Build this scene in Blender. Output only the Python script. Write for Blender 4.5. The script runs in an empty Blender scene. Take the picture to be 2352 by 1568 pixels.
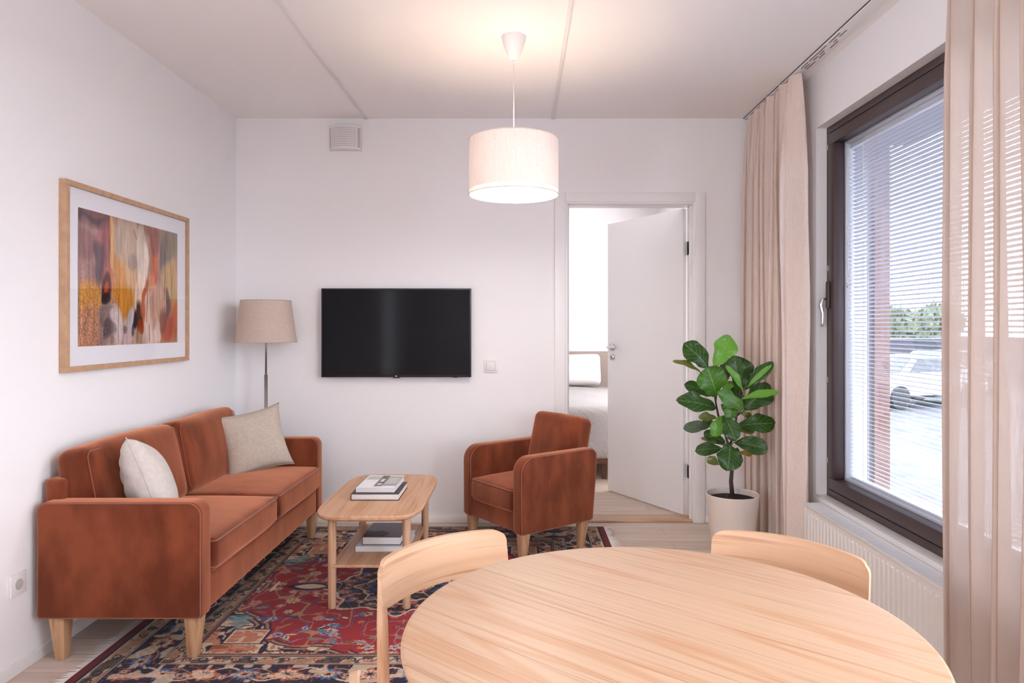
import bpy, bmesh, math, random
import numpy as np
from mathutils import Vector, Matrix, Euler
PI = math.pi
random.seed(7); RNG = np.random.RandomState(11)
sc = bpy.context.scene
COL = sc.collection

# ------------------------------------------------------------------ camera, sky, lamps, exposure
FPX, VX, VY, H = 1590.0, 1195.0, 750.0, 1.26
cd = bpy.data.cameras.new('camera'); cam = bpy.data.objects.new('camera', cd); COL.objects.link(cam)
cam.location = (0, 0, H); cam.rotation_euler = (PI/2, 0, 0)
cd.sensor_width = 36; cd.lens = FPX/2352*36
cd.shift_x = -(VX-1176)/2352; cd.shift_y = -(784-VY)/2352
cd.clip_start = 0.05; cd.clip_end = 200
sc.camera = cam

world = bpy.data.worlds.new('sky'); sc.world = world; world.use_nodes = True
wn = world.node_tree; bgn = wn.nodes['Background']
bgn.inputs['Color'].default_value = (0.88, 0.94, 1.0, 1); bgn.inputs['Strength'].default_value = 7.0

def lamp(name, kind, loc, rot, energy, color, **kw):
    ld = bpy.data.lights.new(name, kind); ld.energy = energy; ld.color = color
    for k, v in kw.items(): setattr(ld, k, v)
    o = bpy.data.objects.new(name, ld); o.location = loc; o.rotation_euler = rot; COL.objects.link(o)
    return o
# main window portal, two added fill lamps, and bedroom window daylight
p1 = lamp('window_portal', 'AREA', (1.80, 2.68, 1.345), (0, PI/2, 0), 1, (1, 1, 1), shape='RECTANGLE', size=1.95, size_y=2.0)
p1.data.cycles.is_portal = True
lamp('near_right_fill', 'AREA', (1.80, 0.85, 1.35), (0, PI/2, 0), 17, (.92, 0.96, 1.0), shape='RECTANGLE', size=1.8, size_y=1.15)  # added fill lamp, outside an opening made up to brighten the room
lamp('rear_left_fill', 'AREA', (-2.04, -1.3, 1.40), (0, -PI/2, 0), 45, (.97, 0.98, 1.0), shape='RECTANGLE', size=1.9, size_y=1.6)  # added fill from the left, behind the camera; its window is made up
lamp('bedroom_window_daylight', 'AREA', (1.74, 6.1, 1.45), (0, PI/2, 0), 55, (1.0, 0.97, 0.97), shape='RECTANGLE', size=1.6, size_y=1.9)

sc.view_settings.view_transform = 'Standard'; sc.view_settings.look = 'None'
sc.view_settings.exposure = 0.74; sc.view_settings.gamma = 1.0; sc.view_settings.use_curve_mapping = False
sc.cycles.max_bounces = 10; sc.cycles.diffuse_bounces = 6; sc.cycles.transparent_max_bounces = 24
sc.cycles.caustics_reflective = False; sc.cycles.caustics_refractive = False
sc.cycles.sample_clamp_indirect = 8

# ------------------------------------------------------------------ helpers
def lin(r, g, b):
    f = lambda c: ((c/255.)/12.92 if c/255. <= .04045 else ((c/255.+.055)/1.055)**2.4)
    return (f(r), f(g), f(b))
def P(x, y, Z):                       # a point of the place at depth Z
    return Vector(((x-VX)*Z/FPX, Z, H-(y-VY)*Z/FPX))

def put(name, me, mat=None, parent=None, smooth=False):
    me.name = name
    o = bpy.data.objects.new(name, me); COL.objects.link(o)
    if mat: me.materials.append(mat)
    if parent is not None: o.parent = parent
    if smooth: me.polygons.foreach_set('use_smooth', [True]*len(me.polygons))
    return o
def empty(name, loc=(0, 0, 0), rz=0):
    o = bpy.data.objects.new(name, None); COL.objects.link(o)
    o.location = loc; o.rotation_euler = (0, 0, rz); o.empty_display_size = .1
    return o
def tag(o, label=None, cat=None, group=None, kind=None):
    if label: o['label'] = label
    if cat: o['category'] = cat
    if group: o['group'] = group
    if kind: o['kind'] = kind
    return o
def struct(o): o['kind'] = 'structure'; return o

class MB:
    """collects shapes for one mesh"""
    def __init__(s): s.v = []; s.f = []; s.uv = None
    def add(s, v, f):
        n = len(s.v); s.v += [tuple(p) for p in v]; s.f += [tuple(i+n for i in q) for q in f]; return s
    def box(s, a, b, M=None):
        x0, y0, z0 = a; x1, y1, z1 = b
        v = [Vector(p) for p in ((x0,y0,z0),(x1,y0,z0),(x1,y1,z0),(x0,y1,z0),(x0,y0,z1),(x1,y0,z1),(x1,y1,z1),(x0,y1,z1))]
        if M: v = [M @ p for p in v]
        return s.add(v, [(0,3,2,1),(4,5,6,7),(0,1,5,4),(1,2,6,5),(2,3,7,6),(3,0,4,7)])
    def tube(s, pts, rad, n=10, caps=True, sq=None):
        pts = [Vector(p) for p in pts]
        rad = rad if isinstance(rad, (list, tuple)) else [rad]*len(pts)
        V = []; up = None
        for i, p in enumerate(pts):
            t = (pts[min(i+1, len(pts)-1)]-pts[max(i-1, 0)]).normalized()
            if up is None:
                up = Vector((0, 0, 1)) if abs(t.z) < .9 else Vector((0, 1, 0))
            a = t.cross(up).normalized(); b = a.cross(t).normalized(); up = b
            for k in range(n):
                an = 2*PI*k/n; V.append(p+a*math.cos(an)*rad[i]+b*math.sin(an)*rad[i])
        F = []
        for i in range(len(pts)-1):
            for k in range(n):
                F.append((i*n+k, i*n+(k+1) % n, (i+1)*n+(k+1) % n, (i+1)*n+k))
        if caps:
            F.append(tuple(range(n))[::-1]); F.append(tuple((len(pts)-1)*n+k for k in range(n)))
        return s.add(V, F)
    def lathe(s, prof, c=(0, 0, 0), n=48):
        V = []; F = []; m = len(prof)
        for k in range(n):
            a = 2*PI*k/n
            for r, z in prof: V.append((c[0]+r*math.cos(a), c[1]+r*math.sin(a), c[2]+z))
        for k in range(n):
            for i in range(m-1):
                F.append((k*m+i, ((k+1) % n)*m+i, ((k+1) % n)*m+i+1, k*m+i+1))
        return s.add(V, F)
    def loft(s, rings, cap=True):      # rings: lists of points of equal count
        n = len(rings[0]); V = [p for r in rings for p in r]; F = []
        for i in range(len(rings)-1):
            for k in range(n):
                F.append((i*n+k, i*n+(k+1) % n, (i+1)*n+(k+1) % n, (i+1)*n+k))
        if cap:
            F.append(tuple(range(n))[::-1]); F.append(tuple((len(rings)-1)*n+k for k in range(n)))
        return s.add(V, F)
    def grid(s, fn, nu, nv):           # fn(i/nu, j/nv)
        V = [fn(i/nu, j/nv) for i in range(nu+1) for j in range(nv+1)]
        F = [(i*(nv+1)+j, (i+1)*(nv+1)+j, (i+1)*(nv+1)+j+1, i*(nv+1)+j+1) for i in range(nu) for j in range(nv)]
        return s.add(V, F)
    def build(s, name, mat=None, parent=None, smooth=False, bevel=0, seg=2, merge=False, auto=None):
        me = bpy.data.meshes.new(name); me.from_pydata(s.v, [], s.f); me.update()
        bm = bmesh.new(); bm.from_mesh(me)
        if merge: bmesh.ops.remove_doubles(bm, verts=bm.verts, dist=1e-5)
        bmesh.ops.recalc_face_normals(bm, faces=bm.faces)
        if bevel:
            es = [e for e in bm.edges if len(e.link_faces) == 2 and e.calc_face_angle(0) > .5]
            bmesh.ops.bevel(bm, geom=es, offset=bevel, segments=seg, profile=.5, affect='EDGES')
        bm.to_mesh(me); bm.free()
        o = put(name, me, mat, parent, smooth or bool(bevel))
        if (bevel and not smooth) or auto:
            for e in me.edges: pass
            try: me.set_sharp_from_angle(angle=auto or .6)
            except Exception: pass
        return o

def softbox(half, r, puff=(0, 0, 0), n=14, wob=0, seed=0, M=None):
    """rounded, slightly stuffed box; half sizes, edge radius, bulge per axis"""
    hx, hy, hz = half
    def axis(h):
        k = 5
        a = [-h+r*(1-math.cos(PI/2*i/k)) for i in range(k)]
        m = [-(h-r)+2*(h-r)*i/n for i in range(n+1)]
        return a+m+[-q for q in reversed(a)]
    ax = [axis(hx), axis(hy), axis(hz)]
    V = []; F = []
    rs = np.random.RandomState(seed); ph = rs.rand(12)*6.28
    for d in range(3):
        u, v = (d+1) % 3, (d+2) % 3
        for sgn in (-1, 1):
            A, B = ax[u], ax[v]; base = len(V)
            for a in A:
                for b in B:
                    p = [0, 0, 0]; p[d] = sgn*half[d]; p[u] = a; p[v] = b; V.append(p)
            nb = len(B)
            for i in range(len(A)-1):
                for j in range(nb-1):
                    q = (base+i*nb+j, base+(i+1)*nb+j, base+(i+1)*nb+j+1, base+i*nb+j+1)
                    F.append(q if sgn > 0 else q[::-1])
    out = []
    for p in V:
        q = Vector(p); inn = Vector([max(-(half[k]-r), min(half[k]-r, p[k])) for k in range(3)])
        e = q-inn
        if e.length > 1e-9: q = inn+e.normalized()*r
        nn = [q[k]/half[k] for k in range(3)]
        o = Vector(q)
        for k in range(3):
            a, b = (k+1) % 3, (k+2) % 3
            o[k] += puff[k]*nn[k]*max(0, 1-nn[a]**2)**.7*max(0, 1-nn[b]**2)**.7
        if wob:
            o += wob*Vector((math.sin(9*q.y+ph[0])*math.cos(11*q.z+ph[1]), math.sin(10*q.x+ph[2])*math.cos(9*q.z+ph[3]), math.sin(8*q.x+ph[4])*math.cos(9*q.y+ph[5])))
        out.append(M @ o if M else o)
    m = MB(); m.add(out, F); return m
def T(x, y, z, rx=0, ry=0, rz=0):
    return Matrix.Translation((x, y, z)) @ Euler((rx, ry, rz)).to_matrix().to_4x4()

# ------------------------------------------------------------------ materials
def mat(name, col, rough=.6, metal=0, sheen=0, spec=.5, bump=None, trans=0, emis=None, var=None, coat=0):
    """bump=(scale, strength) var=(scale, colour2, stretch)"""
    m = bpy.data.materials.new(name); m.use_nodes = True; nt = m.node_tree; b = nt.nodes['Principled BSDF']
    b.inputs['Base Color'].default_value = (*col, 1); b.inputs['Roughness'].default_value = rough
    b.inputs['Metallic'].default_value = metal; b.inputs['Specular IOR Level'].default_value = spec
    b.inputs['Coat Weight'].default_value = coat
    if sheen:
        b.inputs['Sheen Weight'].default_value = sheen; b.inputs['Sheen Roughness'].default_value = .5
    if emis: b.inputs['Emission Color'].default_value = (*emis[0], 1); b.inputs['Emission Strength'].default_value = emis[1]
    tc = nt.nodes.new('ShaderNodeTexCoord')
    if var:
        mp = nt.nodes.new('ShaderNodeMapping'); mp.inputs['Scale'].default_value = var[2] if len(var) > 2 else (1, 1, 1)
        nz = nt.nodes.new('ShaderNodeTexNoise'); nz.inputs['Scale'].default_value = var[0]; nz.inputs['Detail'].default_value = 4
        rp = nt.nodes.new('ShaderNodeValToRGB'); rp.color_ramp.elements[0].position = .38; rp.color_ramp.elements[1].position = .64
        rp.color_ramp.elements[0].color = (*col, 1); rp.color_ramp.elements[1].color = (*var[1], 1)
        nt.links.new(tc.outputs['Object'], mp.inputs[0]); nt.links.new(mp.outputs[0], nz.inputs['Vector'])
        nt.links.new(nz.outputs[0], rp.inputs[0]); nt.links.new(rp.outputs[0], b.inputs['Base Color'])
    if bump:
        nz = nt.nodes.new('ShaderNodeTexNoise'); nz.inputs['Scale'].default_value = bump[0]; nz.inputs['Detail'].default_value = 3
        bp = nt.nodes.new('ShaderNodeBump'); bp.inputs['Strength'].default_value = bump[1]; bp.inputs['Distance'].default_value = .002
        nt.links.new(tc.outputs['Object'], nz.inputs['Vector']); nt.links.new(nz.outputs[0], bp.inputs['Height']); nt.links.new(bp.outputs[0], b.inputs['Normal'])
    return m

def wood(name, light, dark, rot=0, along='Y', line=.6, rough=.42, across=38, flat=None):
    m = bpy.data.materials.new(name); m.use_nodes = True; nt = m.node_tree; N = nt.nodes; L = nt.links; b = N['Principled BSDF']
    b.inputs['Roughness'].default_value = rough; b.inputs['Specular IOR Level'].default_value = .4
    tc = N.new('ShaderNodeTexCoord'); r0 = N.new('ShaderNodeMapping'); r0.inputs['Rotation'].default_value = (0, 0, rot)
    if flat: r0.inputs['Scale'].default_value = flat      # veneer: the grain does not change through the thickness
    L.new(tc.outputs['Object'], r0.inputs[0])
    sc_ = {'X': (1.6, across, across), 'Y': (across, 1.6, across), 'Z': (across, across, 1.6)}[along]
    m1 = N.new('ShaderNodeMapping'); m1.inputs['Scale'].default_value = sc_; L.new(r0.outputs[0], m1.inputs[0])
    n1 = N.new('ShaderNodeTexNoise'); n1.inputs['Scale'].default_value = 1.0; n1.inputs['Detail'].default_value = 5; n1.inputs['Distortion'].default_value = .3
    L.new(m1.outputs[0], n1.inputs['Vector'])
    r1 = N.new('ShaderNodeValToRGB'); r1.color_ramp.elements[0].position = .3; r1.color_ramp.elements[1].position = .7
    r1.color_ramp.elements[0].color = (*dark, 1); r1.color_ramp.elements[1].color = (*light, 1)
    L.new(n1.outputs[0], r1.inputs[0])
    s2 = {'X': (.55, 6, 6), 'Y': (6, .55, 6), 'Z': (6, 6, .55)}[along]
    m2 = N.new('ShaderNodeMapping'); m2.inputs['Scale'].default_value = s2; L.new(r0.outputs[0], m2.inputs[0])
    n2 = N.new('ShaderNodeTexNoise'); n2.inputs['Scale'].default_value = .7; n2.inputs['Detail'].default_value = 3; L.new(m2.outputs[0], n2.inputs['Vector'])
    mu = N.new('ShaderNodeMath'); mu.operation = 'MULTIPLY'; mu.inputs[1].default_value = 60; L.new(n2.outputs[0], mu.inputs[0])
    si = N.new('ShaderNodeMath'); si.operation = 'SINE'; L.new(mu.outputs[0], si.inputs[0])
    r2 = N.new('ShaderNodeValToRGB'); r2.color_ramp.elements[0].position = .6; r2.color_ramp.elements[1].position = 1.0
    r2.color_ramp.elements[0].color = (1, 1, 1, 1); k = 1-line*.55; r2.color_ramp.elements[1].color = (k, k*.88, k*.78, 1)
    L.new(si.outputs[0], r2.inputs[0])
    mx = N.new('ShaderNodeMix'); mx.data_type = 'RGBA'; mx.blend_type = 'MULTIPLY'; mx.inputs['Factor'].default_value = 1
    L.new(r1.outputs[0], mx.inputs['A']); L.new(r2.outputs[0], mx.inputs['B'])
    s3 = {'X': (2.6, across*2.4, across*2.4), 'Y': (across*2.4, 2.6, across*2.4), 'Z': (across*2.4, across*2.4, 2.6)}[along]
    m3 = N.new('ShaderNodeMapping'); m3.inputs['Scale'].default_value = s3; L.new(r0.outputs[0], m3.inputs[0])
    n3 = N.new('ShaderNodeTexNoise'); n3.inputs['Scale'].default_value = 1; n3.inputs['Detail'].default_value = 2; L.new(m3.outputs[0], n3.inputs['Vector'])
    r3 = N.new('ShaderNodeValToRGB'); r3.color_ramp.elements[0].position = .56; r3.color_ramp.elements[1].position = .74
    r3.color_ramp.elements[0].color = (1, 1, 1, 1); r3.color_ramp.elements[1].color = (.70, .60, .54, 1); L.new(n3.outputs[0], r3.inputs[0])
    mf = N.new('ShaderNodeMix'); mf.data_type = 'RGBA'; mf.blend_type = 'MULTIPLY'; mf.inputs['Factor'].default_value = 1
    L.new(mx.outputs['Result'], mf.inputs['A']); L.new(r3.outputs[0], mf.inputs['B']); L.new(mf.outputs['Result'], b.inputs['Base Color'])
    bp = N.new('ShaderNodeBump'); bp.inputs['Strength'].default_value = .08; bp.inputs['Distance'].default_value = .001
    L.new(n1.outputs[0], bp.inputs['Height']); L.new(bp.outputs[0], b.inputs['Normal'])
    return m

OAKL, OAKD = (.62, .395, .26), (.53, .32, .195)
M = {}
M['wall'] = mat('wall_paint', (.86, .84, .85), .75, bump=(90, .05))
M['ceiling'] = mat('ceiling_paint', (.92, .895, .88), .85, bump=(160, .25))
M['white'] = mat('white_paint', (.85, .83, .83), .35)
M['plastic'] = mat('white_plastic', (.80, .77, .76), .35)
M['radiator'] = mat('radiator_enamel', (.78, .74, .71), .35)
M['dark'] = mat('dark_slot', (.02, .018, .018), .7)
M['frame_dark'] = mat('window_frame_paint', lin(70, 54, 55), .38)
M['gasket'] = mat('rubber_gasket', (.012, .01, .012), .6)
M['alu'] = mat('white_aluminium', (.75, .76, .80), .3)
M['slat'] = mat('slat_enamel', (.60, .60, .66), .4)
M['steel'] = mat('brushed_steel', (.45, .40, .41), .32, metal=1)
M['chrome'] = mat('chrome', (.75, .74, .75), .15, metal=1)
M['velvet'] = mat('rust_velvet', (.095, .017, .006), .85, sheen=1.0, spec=.15, bump=(300, .25), var=(5.0, (.20, .045, .018), (1.6, 2.2, .8)))
M['velvet'].node_tree.nodes['Principled BSDF'].inputs['Sheen Tint'].default_value = (1, .42, .25, 1)
M['piping'] = mat('rust_piping', (.24, .065, .028), .8, sheen=.5)
M['linen'] = mat('beige_linen', (.46, .385, .315), .9, sheen=.15, bump=(420, .5), var=(60, (.52, .44, .37), (1, 1, 1)))
M['linen_pale'] = mat('pale_linen', (.55, .49, .45), .9, sheen=.15, bump=(420, .5), var=(60, (.60, .54, .50), (1, 1, 1)))
M['oak_table'] = wood('oak_tabletop', (.57, .375, .25), (.515, .325, .205), rot=math.radians(40), along='X', line=.12, across=85)
M['oak_x'] = wood('oak_along_x', OAKL, OAKD, along='X', line=.18)
M['oak_back'] = wood('oak_veneer', (.64, .41, .27), (.55, .335, .205), along='X', line=.15, flat=(1, .03, 1))
M['oak_y'] = wood('oak_along_y', (.58, .35, .215), (.48, .27, .155), along='Y', line=.18)
M['oak_z'] = wood('oak_along_z', OAKL, OAKD, along='Z', line=.3)
M['oak_leg'] = wood('oak_legs', (.60, .37, .21), (.46, .26, .14), along='Z', line=.3)
M['oak_frame'] = mat('oak_picture_frame', (.53, .33, .20), .5, var=(1.0, (.46, .275, .16), (30, 30, 30)))
M['pot'] = mat('pot_glaze', (.68, .59, .52), .35, bump=(60, .1))
M['soil'] = mat('soil', (.018, .010, .008), .95, bump=(90, 1.0))
M['bark'] = mat('bark', (.06, .035, .025), .8, bump=(80, .6))
M['black'] = mat('black_plastic', (.012, .010, .012), .35)
M['screen'] = mat('tv_screen', (.010, .009, .011),   .10, spec=.09)
M['mat_board'] = mat('mat_board', (.88, .86, .91), .8)
M['paper'] = mat('book_pages', (.66, .62, .60), .8, var=(8, (.74, .70, .68), (1, 1, 60)))
M['cover_black'] = mat('black_cover', (.02, .013, .018), .4)
M['cover_white'] = mat('white_cover', (.74, .73, .75), .35)
M['cord'] = mat('white_cord', (.80, .78, .76), .5)

def curtain_mat(name, col, transp, transl=.5):
    m = bpy.data.materials.new(name); m.use_nodes = True; nt = m.node_tree; N = nt.nodes; L = nt.links
    out = N['Material Output']; N.remove(N['Principled BSDF'])
    tc = N.new('ShaderNodeTexCoord')
    def nz(scale, sc3, det=2):
        mp = N.new('ShaderNodeMapping'); mp.inputs['Scale'].default_value = sc3; L.new(tc.outputs['Object'], mp.inputs[0])
        n = N.new('ShaderNodeTexNoise'); n.inputs['Scale'].default_value = scale; n.inputs['Detail'].default_value = det
        L.new(mp.outputs[0], n.inputs['Vector']); return n
    h = nz(1, (60, 60, 900)); v = nz(1, (700, 700, 9))
    ad = N.new('ShaderNodeMath'); ad.operation = 'ADD'; L.new(h.outputs[0], ad.inputs[0]); L.new(v.outputs[0], ad.inputs[1])
    rp = N.new('ShaderNodeMapRange'); rp.inputs['From Min'].default_value = .7; rp.inputs['From Max'].default_value = 1.3
    rp.inputs['To Min'].default_value = .86; rp.inputs['To Max'].default_value = 1.12; L.new(ad.outputs[0], rp.inputs['Value'])
    mc = N.new('ShaderNodeMix'); mc.data_type = 'RGBA'; mc.blend_type = 'MULTIPLY'; mc.inputs['Factor'].default_value = 1
    mc.inputs['A'].default_value = (*col, 1); L.new(rp.outputs[0], mc.inputs['B'])
    d = N.new('ShaderNodeBsdfDiffuse'); t = N.new('ShaderNodeBsdfTranslucent')
    L.new(mc.outputs['Result'], d.inputs['Color']); L.new(mc.outputs['Result'], t.inputs['Color'])
    m1 = N.new('ShaderNodeMixShader'); m1.inputs[0].default_value = transl; L.new(d.outputs[0], m1.inputs[1]); L.new(t.outputs[0], m1.inputs[2])
    tr = N.new('ShaderNodeBsdfTransparent')
    tf = N.new('ShaderNodeMapRange'); tf.inputs['From Min'].default_value = .85; tf.inputs['From Max'].default_value = 1.25
    tf.inputs['To Min'].default_value = transp*.3; tf.inputs['To Max'].default_value = transp*1.7; L.new(ad.outputs[0], tf.inputs['Value'])
    m2 = N.new('ShaderNodeMixShader'); L.new(tf.outputs[0], m2.inputs[0]); L.new(m1.outputs[0], m2.inputs[1]); L.new(tr.outputs[0], m2.inputs[2])
    L.new(m2.outputs[0], out.inputs['Surface'])
    bp = N.new('ShaderNodeBump'); bp.inputs['Strength'].default_value = .3; bp.inputs['Distance'].default_value = .001
    L.new(ad.outputs[0], bp.inputs['Height']); L.new(bp.outputs[0], d.inputs['Normal'])
    return m
M['curtain'] = curtain_mat('curtain_linen', (.80, .67, .60), .02, .15)
M['curtain_sheer'] = curtain_mat('curtain_open_weave_linen', (.70, .575, .50), .13, .40)
M['shade_lit'] = curtain_mat('pendant_shade_fabric', (.86, .76, .71), .0, .05)
M['shade'] = curtain_mat('floor_lamp_shade_fabric', (.66, .54, .46), .0, .25)

def glass_mat(name, rough=0.0, tint=(1, 1, 1), ior=1.45, k=1.0):
    m = bpy.data.materials.new(name); m.use_nodes = True; nt = m.node_tree; N = nt.nodes; L = nt.links
    out = N['Material Output']; N.remove(N['Principled BSDF'])
    fr = N.new('ShaderNodeLayerWeight'); fr.inputs['Blend'].default_value = .5      # Schlick: .04 + .96 (1-cos)^5
    pw = N.new('ShaderNodeMath'); pw.operation = 'POWER'; pw.inputs[1].default_value = 5; L.new(fr.outputs['Facing'], pw.inputs[0])
    ma = N.new('ShaderNodeMath'); ma.operation = 'MULTIPLY_ADD'; ma.inputs[1].default_value = .96; ma.inputs[2].default_value = .04; L.new(pw.outputs[0], ma.inputs[0])
    mk = N.new('ShaderNodeMath'); mk.operation = 'MULTIPLY'; mk.inputs[1].default_value = k; L.new(ma.outputs[0], mk.inputs[0])
    tr = N.new('ShaderNodeBsdfTransparent'); tr.inputs[0].default_value = (*tint, 1)
    gl = N.new('ShaderNodeBsdfGlossy'); gl.inputs['Roughness'].default_value = rough
    mx = N.new('ShaderNodeMixShader'); L.new(mk.outputs[0], mx.inputs[0]); L.new(tr.outputs[0], mx.inputs[1]); L.new(gl.outputs[0], mx.inputs[2])
    L.new(mx.outputs[0], out.inputs['Surface']); return m
M['glass'] = glass_mat('window_glass', 0, (.97, .98, 1))
M['picture_glass'] = glass_mat('picture_glass', .02, (1, 1, 1), 1.45, .8)

def attr_mat(name, attr='Col', rough=.9, bump=None, sheen=0):
    m = mat(name, (1, 1, 1), rough, sheen=sheen, spec=.2, bump=bump); nt = m.node_tree
    a = nt.nodes.new('ShaderNodeVertexColor'); a.layer_name = attr
    nt.links.new(a.outputs[0], nt.nodes['Principled BSDF'].inputs['Base Color']); return m

# floor boards
def floor_mat():
    m = mat('oak_floor_boards', (.5, .38, .3), .42, spec=.35); nt = m.node_tree; N = nt.nodes; L = nt.links; b = N['Principled BSDF']
    tc = N.new('ShaderNodeTexCoord')
    br = N.new('ShaderNodeTexBrick'); br.inputs['Scale'].default_value = 1; br.inputs['Brick Width'].default_value = 1.4
    br.inputs['Row Height'].default_value = .14; br.inputs['Mortar Size'].default_value = .0012; br.inputs['Mortar Smooth'].default_value = .3
    br.inputs['Color1'].default_value = (.55, .43, .35, 1); br.inputs['Color2'].default_value = (.67, .55, .47, 1); br.inputs['Mortar'].default_value = (.30, .20, .15, 1)
    br.offset = .37; L.new(tc.outputs['Object'], br.inputs['Vector'])
    mp = N.new('ShaderNodeMapping'); mp.inputs['Scale'].default_value = (2.2, 38, 1); L.new(tc.outputs['Object'], mp.inputs[0])
    n = N.new('ShaderNodeTexNoise'); n.inputs['Scale'].default_value = 1; n.inputs['Detail'].default_value = 5; L.new(mp.outputs[0], n.inputs['Vector'])
    r = N.new('ShaderNodeMapRange'); r.inputs['From Min'].default_value = .3; r.inputs['From Max'].default_value = .7; r.inputs['To Min'].default_value = .82; r.inputs['To Max'].default_value = 1.1
    L.new(n.outputs[0], r.inputs['Value'])
    mx = N.new('ShaderNodeMix'); mx.data_type = 'RGBA'; mx.blend_type = 'MULTIPLY'; mx.inputs['Factor'].default_value = 1
    L.new(br.outputs[0], mx.inputs['A']); L.new(r.outputs[0], mx.inputs['B']); L.new(mx.outputs['Result'], b.inputs['Base Color'])
    return m
M['floor'] = floor_mat()

# ------------------------------------------------------------------ the room
XL, XR, YB, CH = -1.83, 1.56, 4.457, 2.60
YN = -3.0; WT = .15
YB2 = YB+WT; YE = 7.75                 # bedroom
WZ0, WZ1, WY0, WY1 = .375, 2.305, 1.70, 3.65     # window opening
struct(MB().box((XL-.15, YN-.15, -.1), (XR+.15, YE+.15, 0)).build('floor', M['floor']))
struct(MB().box((XL-.15, YN-.15, CH), (XR+.15, YE+.15, CH+.12)).build('ceiling', M['ceiling']))

struct(MB().box((XL-.15, YN-.15, 0), (XR+.15, YN, CH)).build('wall_rear', M['wall']))
DX0, DX1, DZ = .275, 1.145, 2.085      # rough door opening
b = MB()
b.box((XL-.15, YB, 0), (DX0, YB2, CH)); b.box((DX1, YB, 0), (XR+.15, YB2, CH)); b.box((DX0, YB, DZ), (DX1, YB2, CH))
struct(b.build('wall_back', M['wall']))
b = MB()                               # right wall: main window opening, plus one added for the near fill
TH = .27
def wall_y(m, y0, y1, x0, x1, op, z1=CH):
    cur = y0
    for (a, c, za, zb) in op:
        m.box((x0, cur, 0), (x1, a, z1)); m.box((x0, a, 0), (x1, c, za)); m.box((x0, a, zb), (x1, c, z1)); cur = c
    m.box((x0, cur, 0), (x1, y1, z1))
wall_y(b, YN, YB2, XR, XR+TH, [(.22, 1.48, .45, 2.25), (WY0, WY1, WZ0, WZ1)])
struct(b.build('wall_right', M['wall']))
b = MB(); wall_y(b, YN, YB2, XL-.15, XL, [(-2.1, -.5, .45, 2.35)]); struct(b.build('wall_left', M['wall']))  # unseen opening added to let in the rear-left fill
b = MB(); wall_y(b, YB2, YE, XR, XR+.2, [(5.15, 7.05, .6, 2.3)]); struct(b.build('wall_bedroom_right', M['wall']))
struct(MB().box((XL-.15, YE, 0), (XR+.2, YE+.15, CH)).build('wall_bedroom_back', M['wall']))
struct(MB().box((XL-.3, YB2, 0), (XL-.15, YE, CH)).build('wall_bedroom_left', M['wall']))
# baseboards
struct(MB().box((XL, YB-.012, 0), (.222, YB, .043)).build('baseboard_back', M['white'], bevel=.003))
struct(MB().box((XL, YN, 0), (XL+.012, YB-.012, .045)).build('baseboard_left', M['white'], bevel=.003))
struct(MB().box((1.19, YB-.012, 0), (XR, YB, .043)).build('baseboard_right', M['white'], bevel=.003))
# ceiling joint strips
for i, x in enumerate((-.995, .21)):
    struct(MB().box((x-.010, YN, CH-.007), (x+.010, YB, CH)).build('trim_%d' % (i+1), M['white'], bevel=.003))
struct(MB().box((.30, YB-.004, 0), (1.12, YB2, .012)).build('trim_3', wood('threshold_oak', (.62, .42, .29), (.52, .34, .22), along='X', line=.3), bevel=.004))

# ------------------------------------------------------------------ door
door = struct(empty('door_1', (1.13, YB, 0)))
def dp(o): o.parent = door; o.matrix_parent_inverse = Matrix.Translation(-door.location); return o
b = MB()                               # casing + jambs
cx0, cx1, ct = .222, 1.188, 2.122
b.box((cx0, YB-.014, 0), (.290, YB, ct)); b.box((1.124, YB-.014, 0), (cx1, YB, ct)); b.box((.290, YB-.014, 2.062), (1.124, YB, ct))
dp(b.build('casing', M['white'], bevel=.003))
b = MB()
b.box((DX0, YB-.006, 0), (.305, YB2+.006, 2.085)); b.box((1.112, YB-.006, 0), (DX1, YB2+.006, 2.085)); b.box((.305, YB-.006, 2.050), (1.112, YB2+.006, 2.085))
b.box((1.100, YB+.04, 0), (1.112, YB+.055, 2.05)); b.box((.305, YB+.04, 0), (.317, YB+.055, 2.05))
dp(b.build('door_frame', M['white'], bevel=.002))
hinge = Vector((1.118, YB2+.012, 0)); ang = math.atan2(5.36-4.62, .708-1.137)
leaf = empty('leaf_tmp'); bpy.data.objects.remove(leaf)
Ml = Matrix.Translation(hinge) @ Matrix.Rotation(ang, 4, 'Z')
lf = dp(MB().box((.004, 0, .012), (.822, .040, 2.045), Ml).build('door_leaf', M['white'], bevel=.0015))
def sub(o, par):
    o.parent = par; o.matrix_parent_inverse = par.matrix_world.inverted() if False else Matrix(); return o
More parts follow.
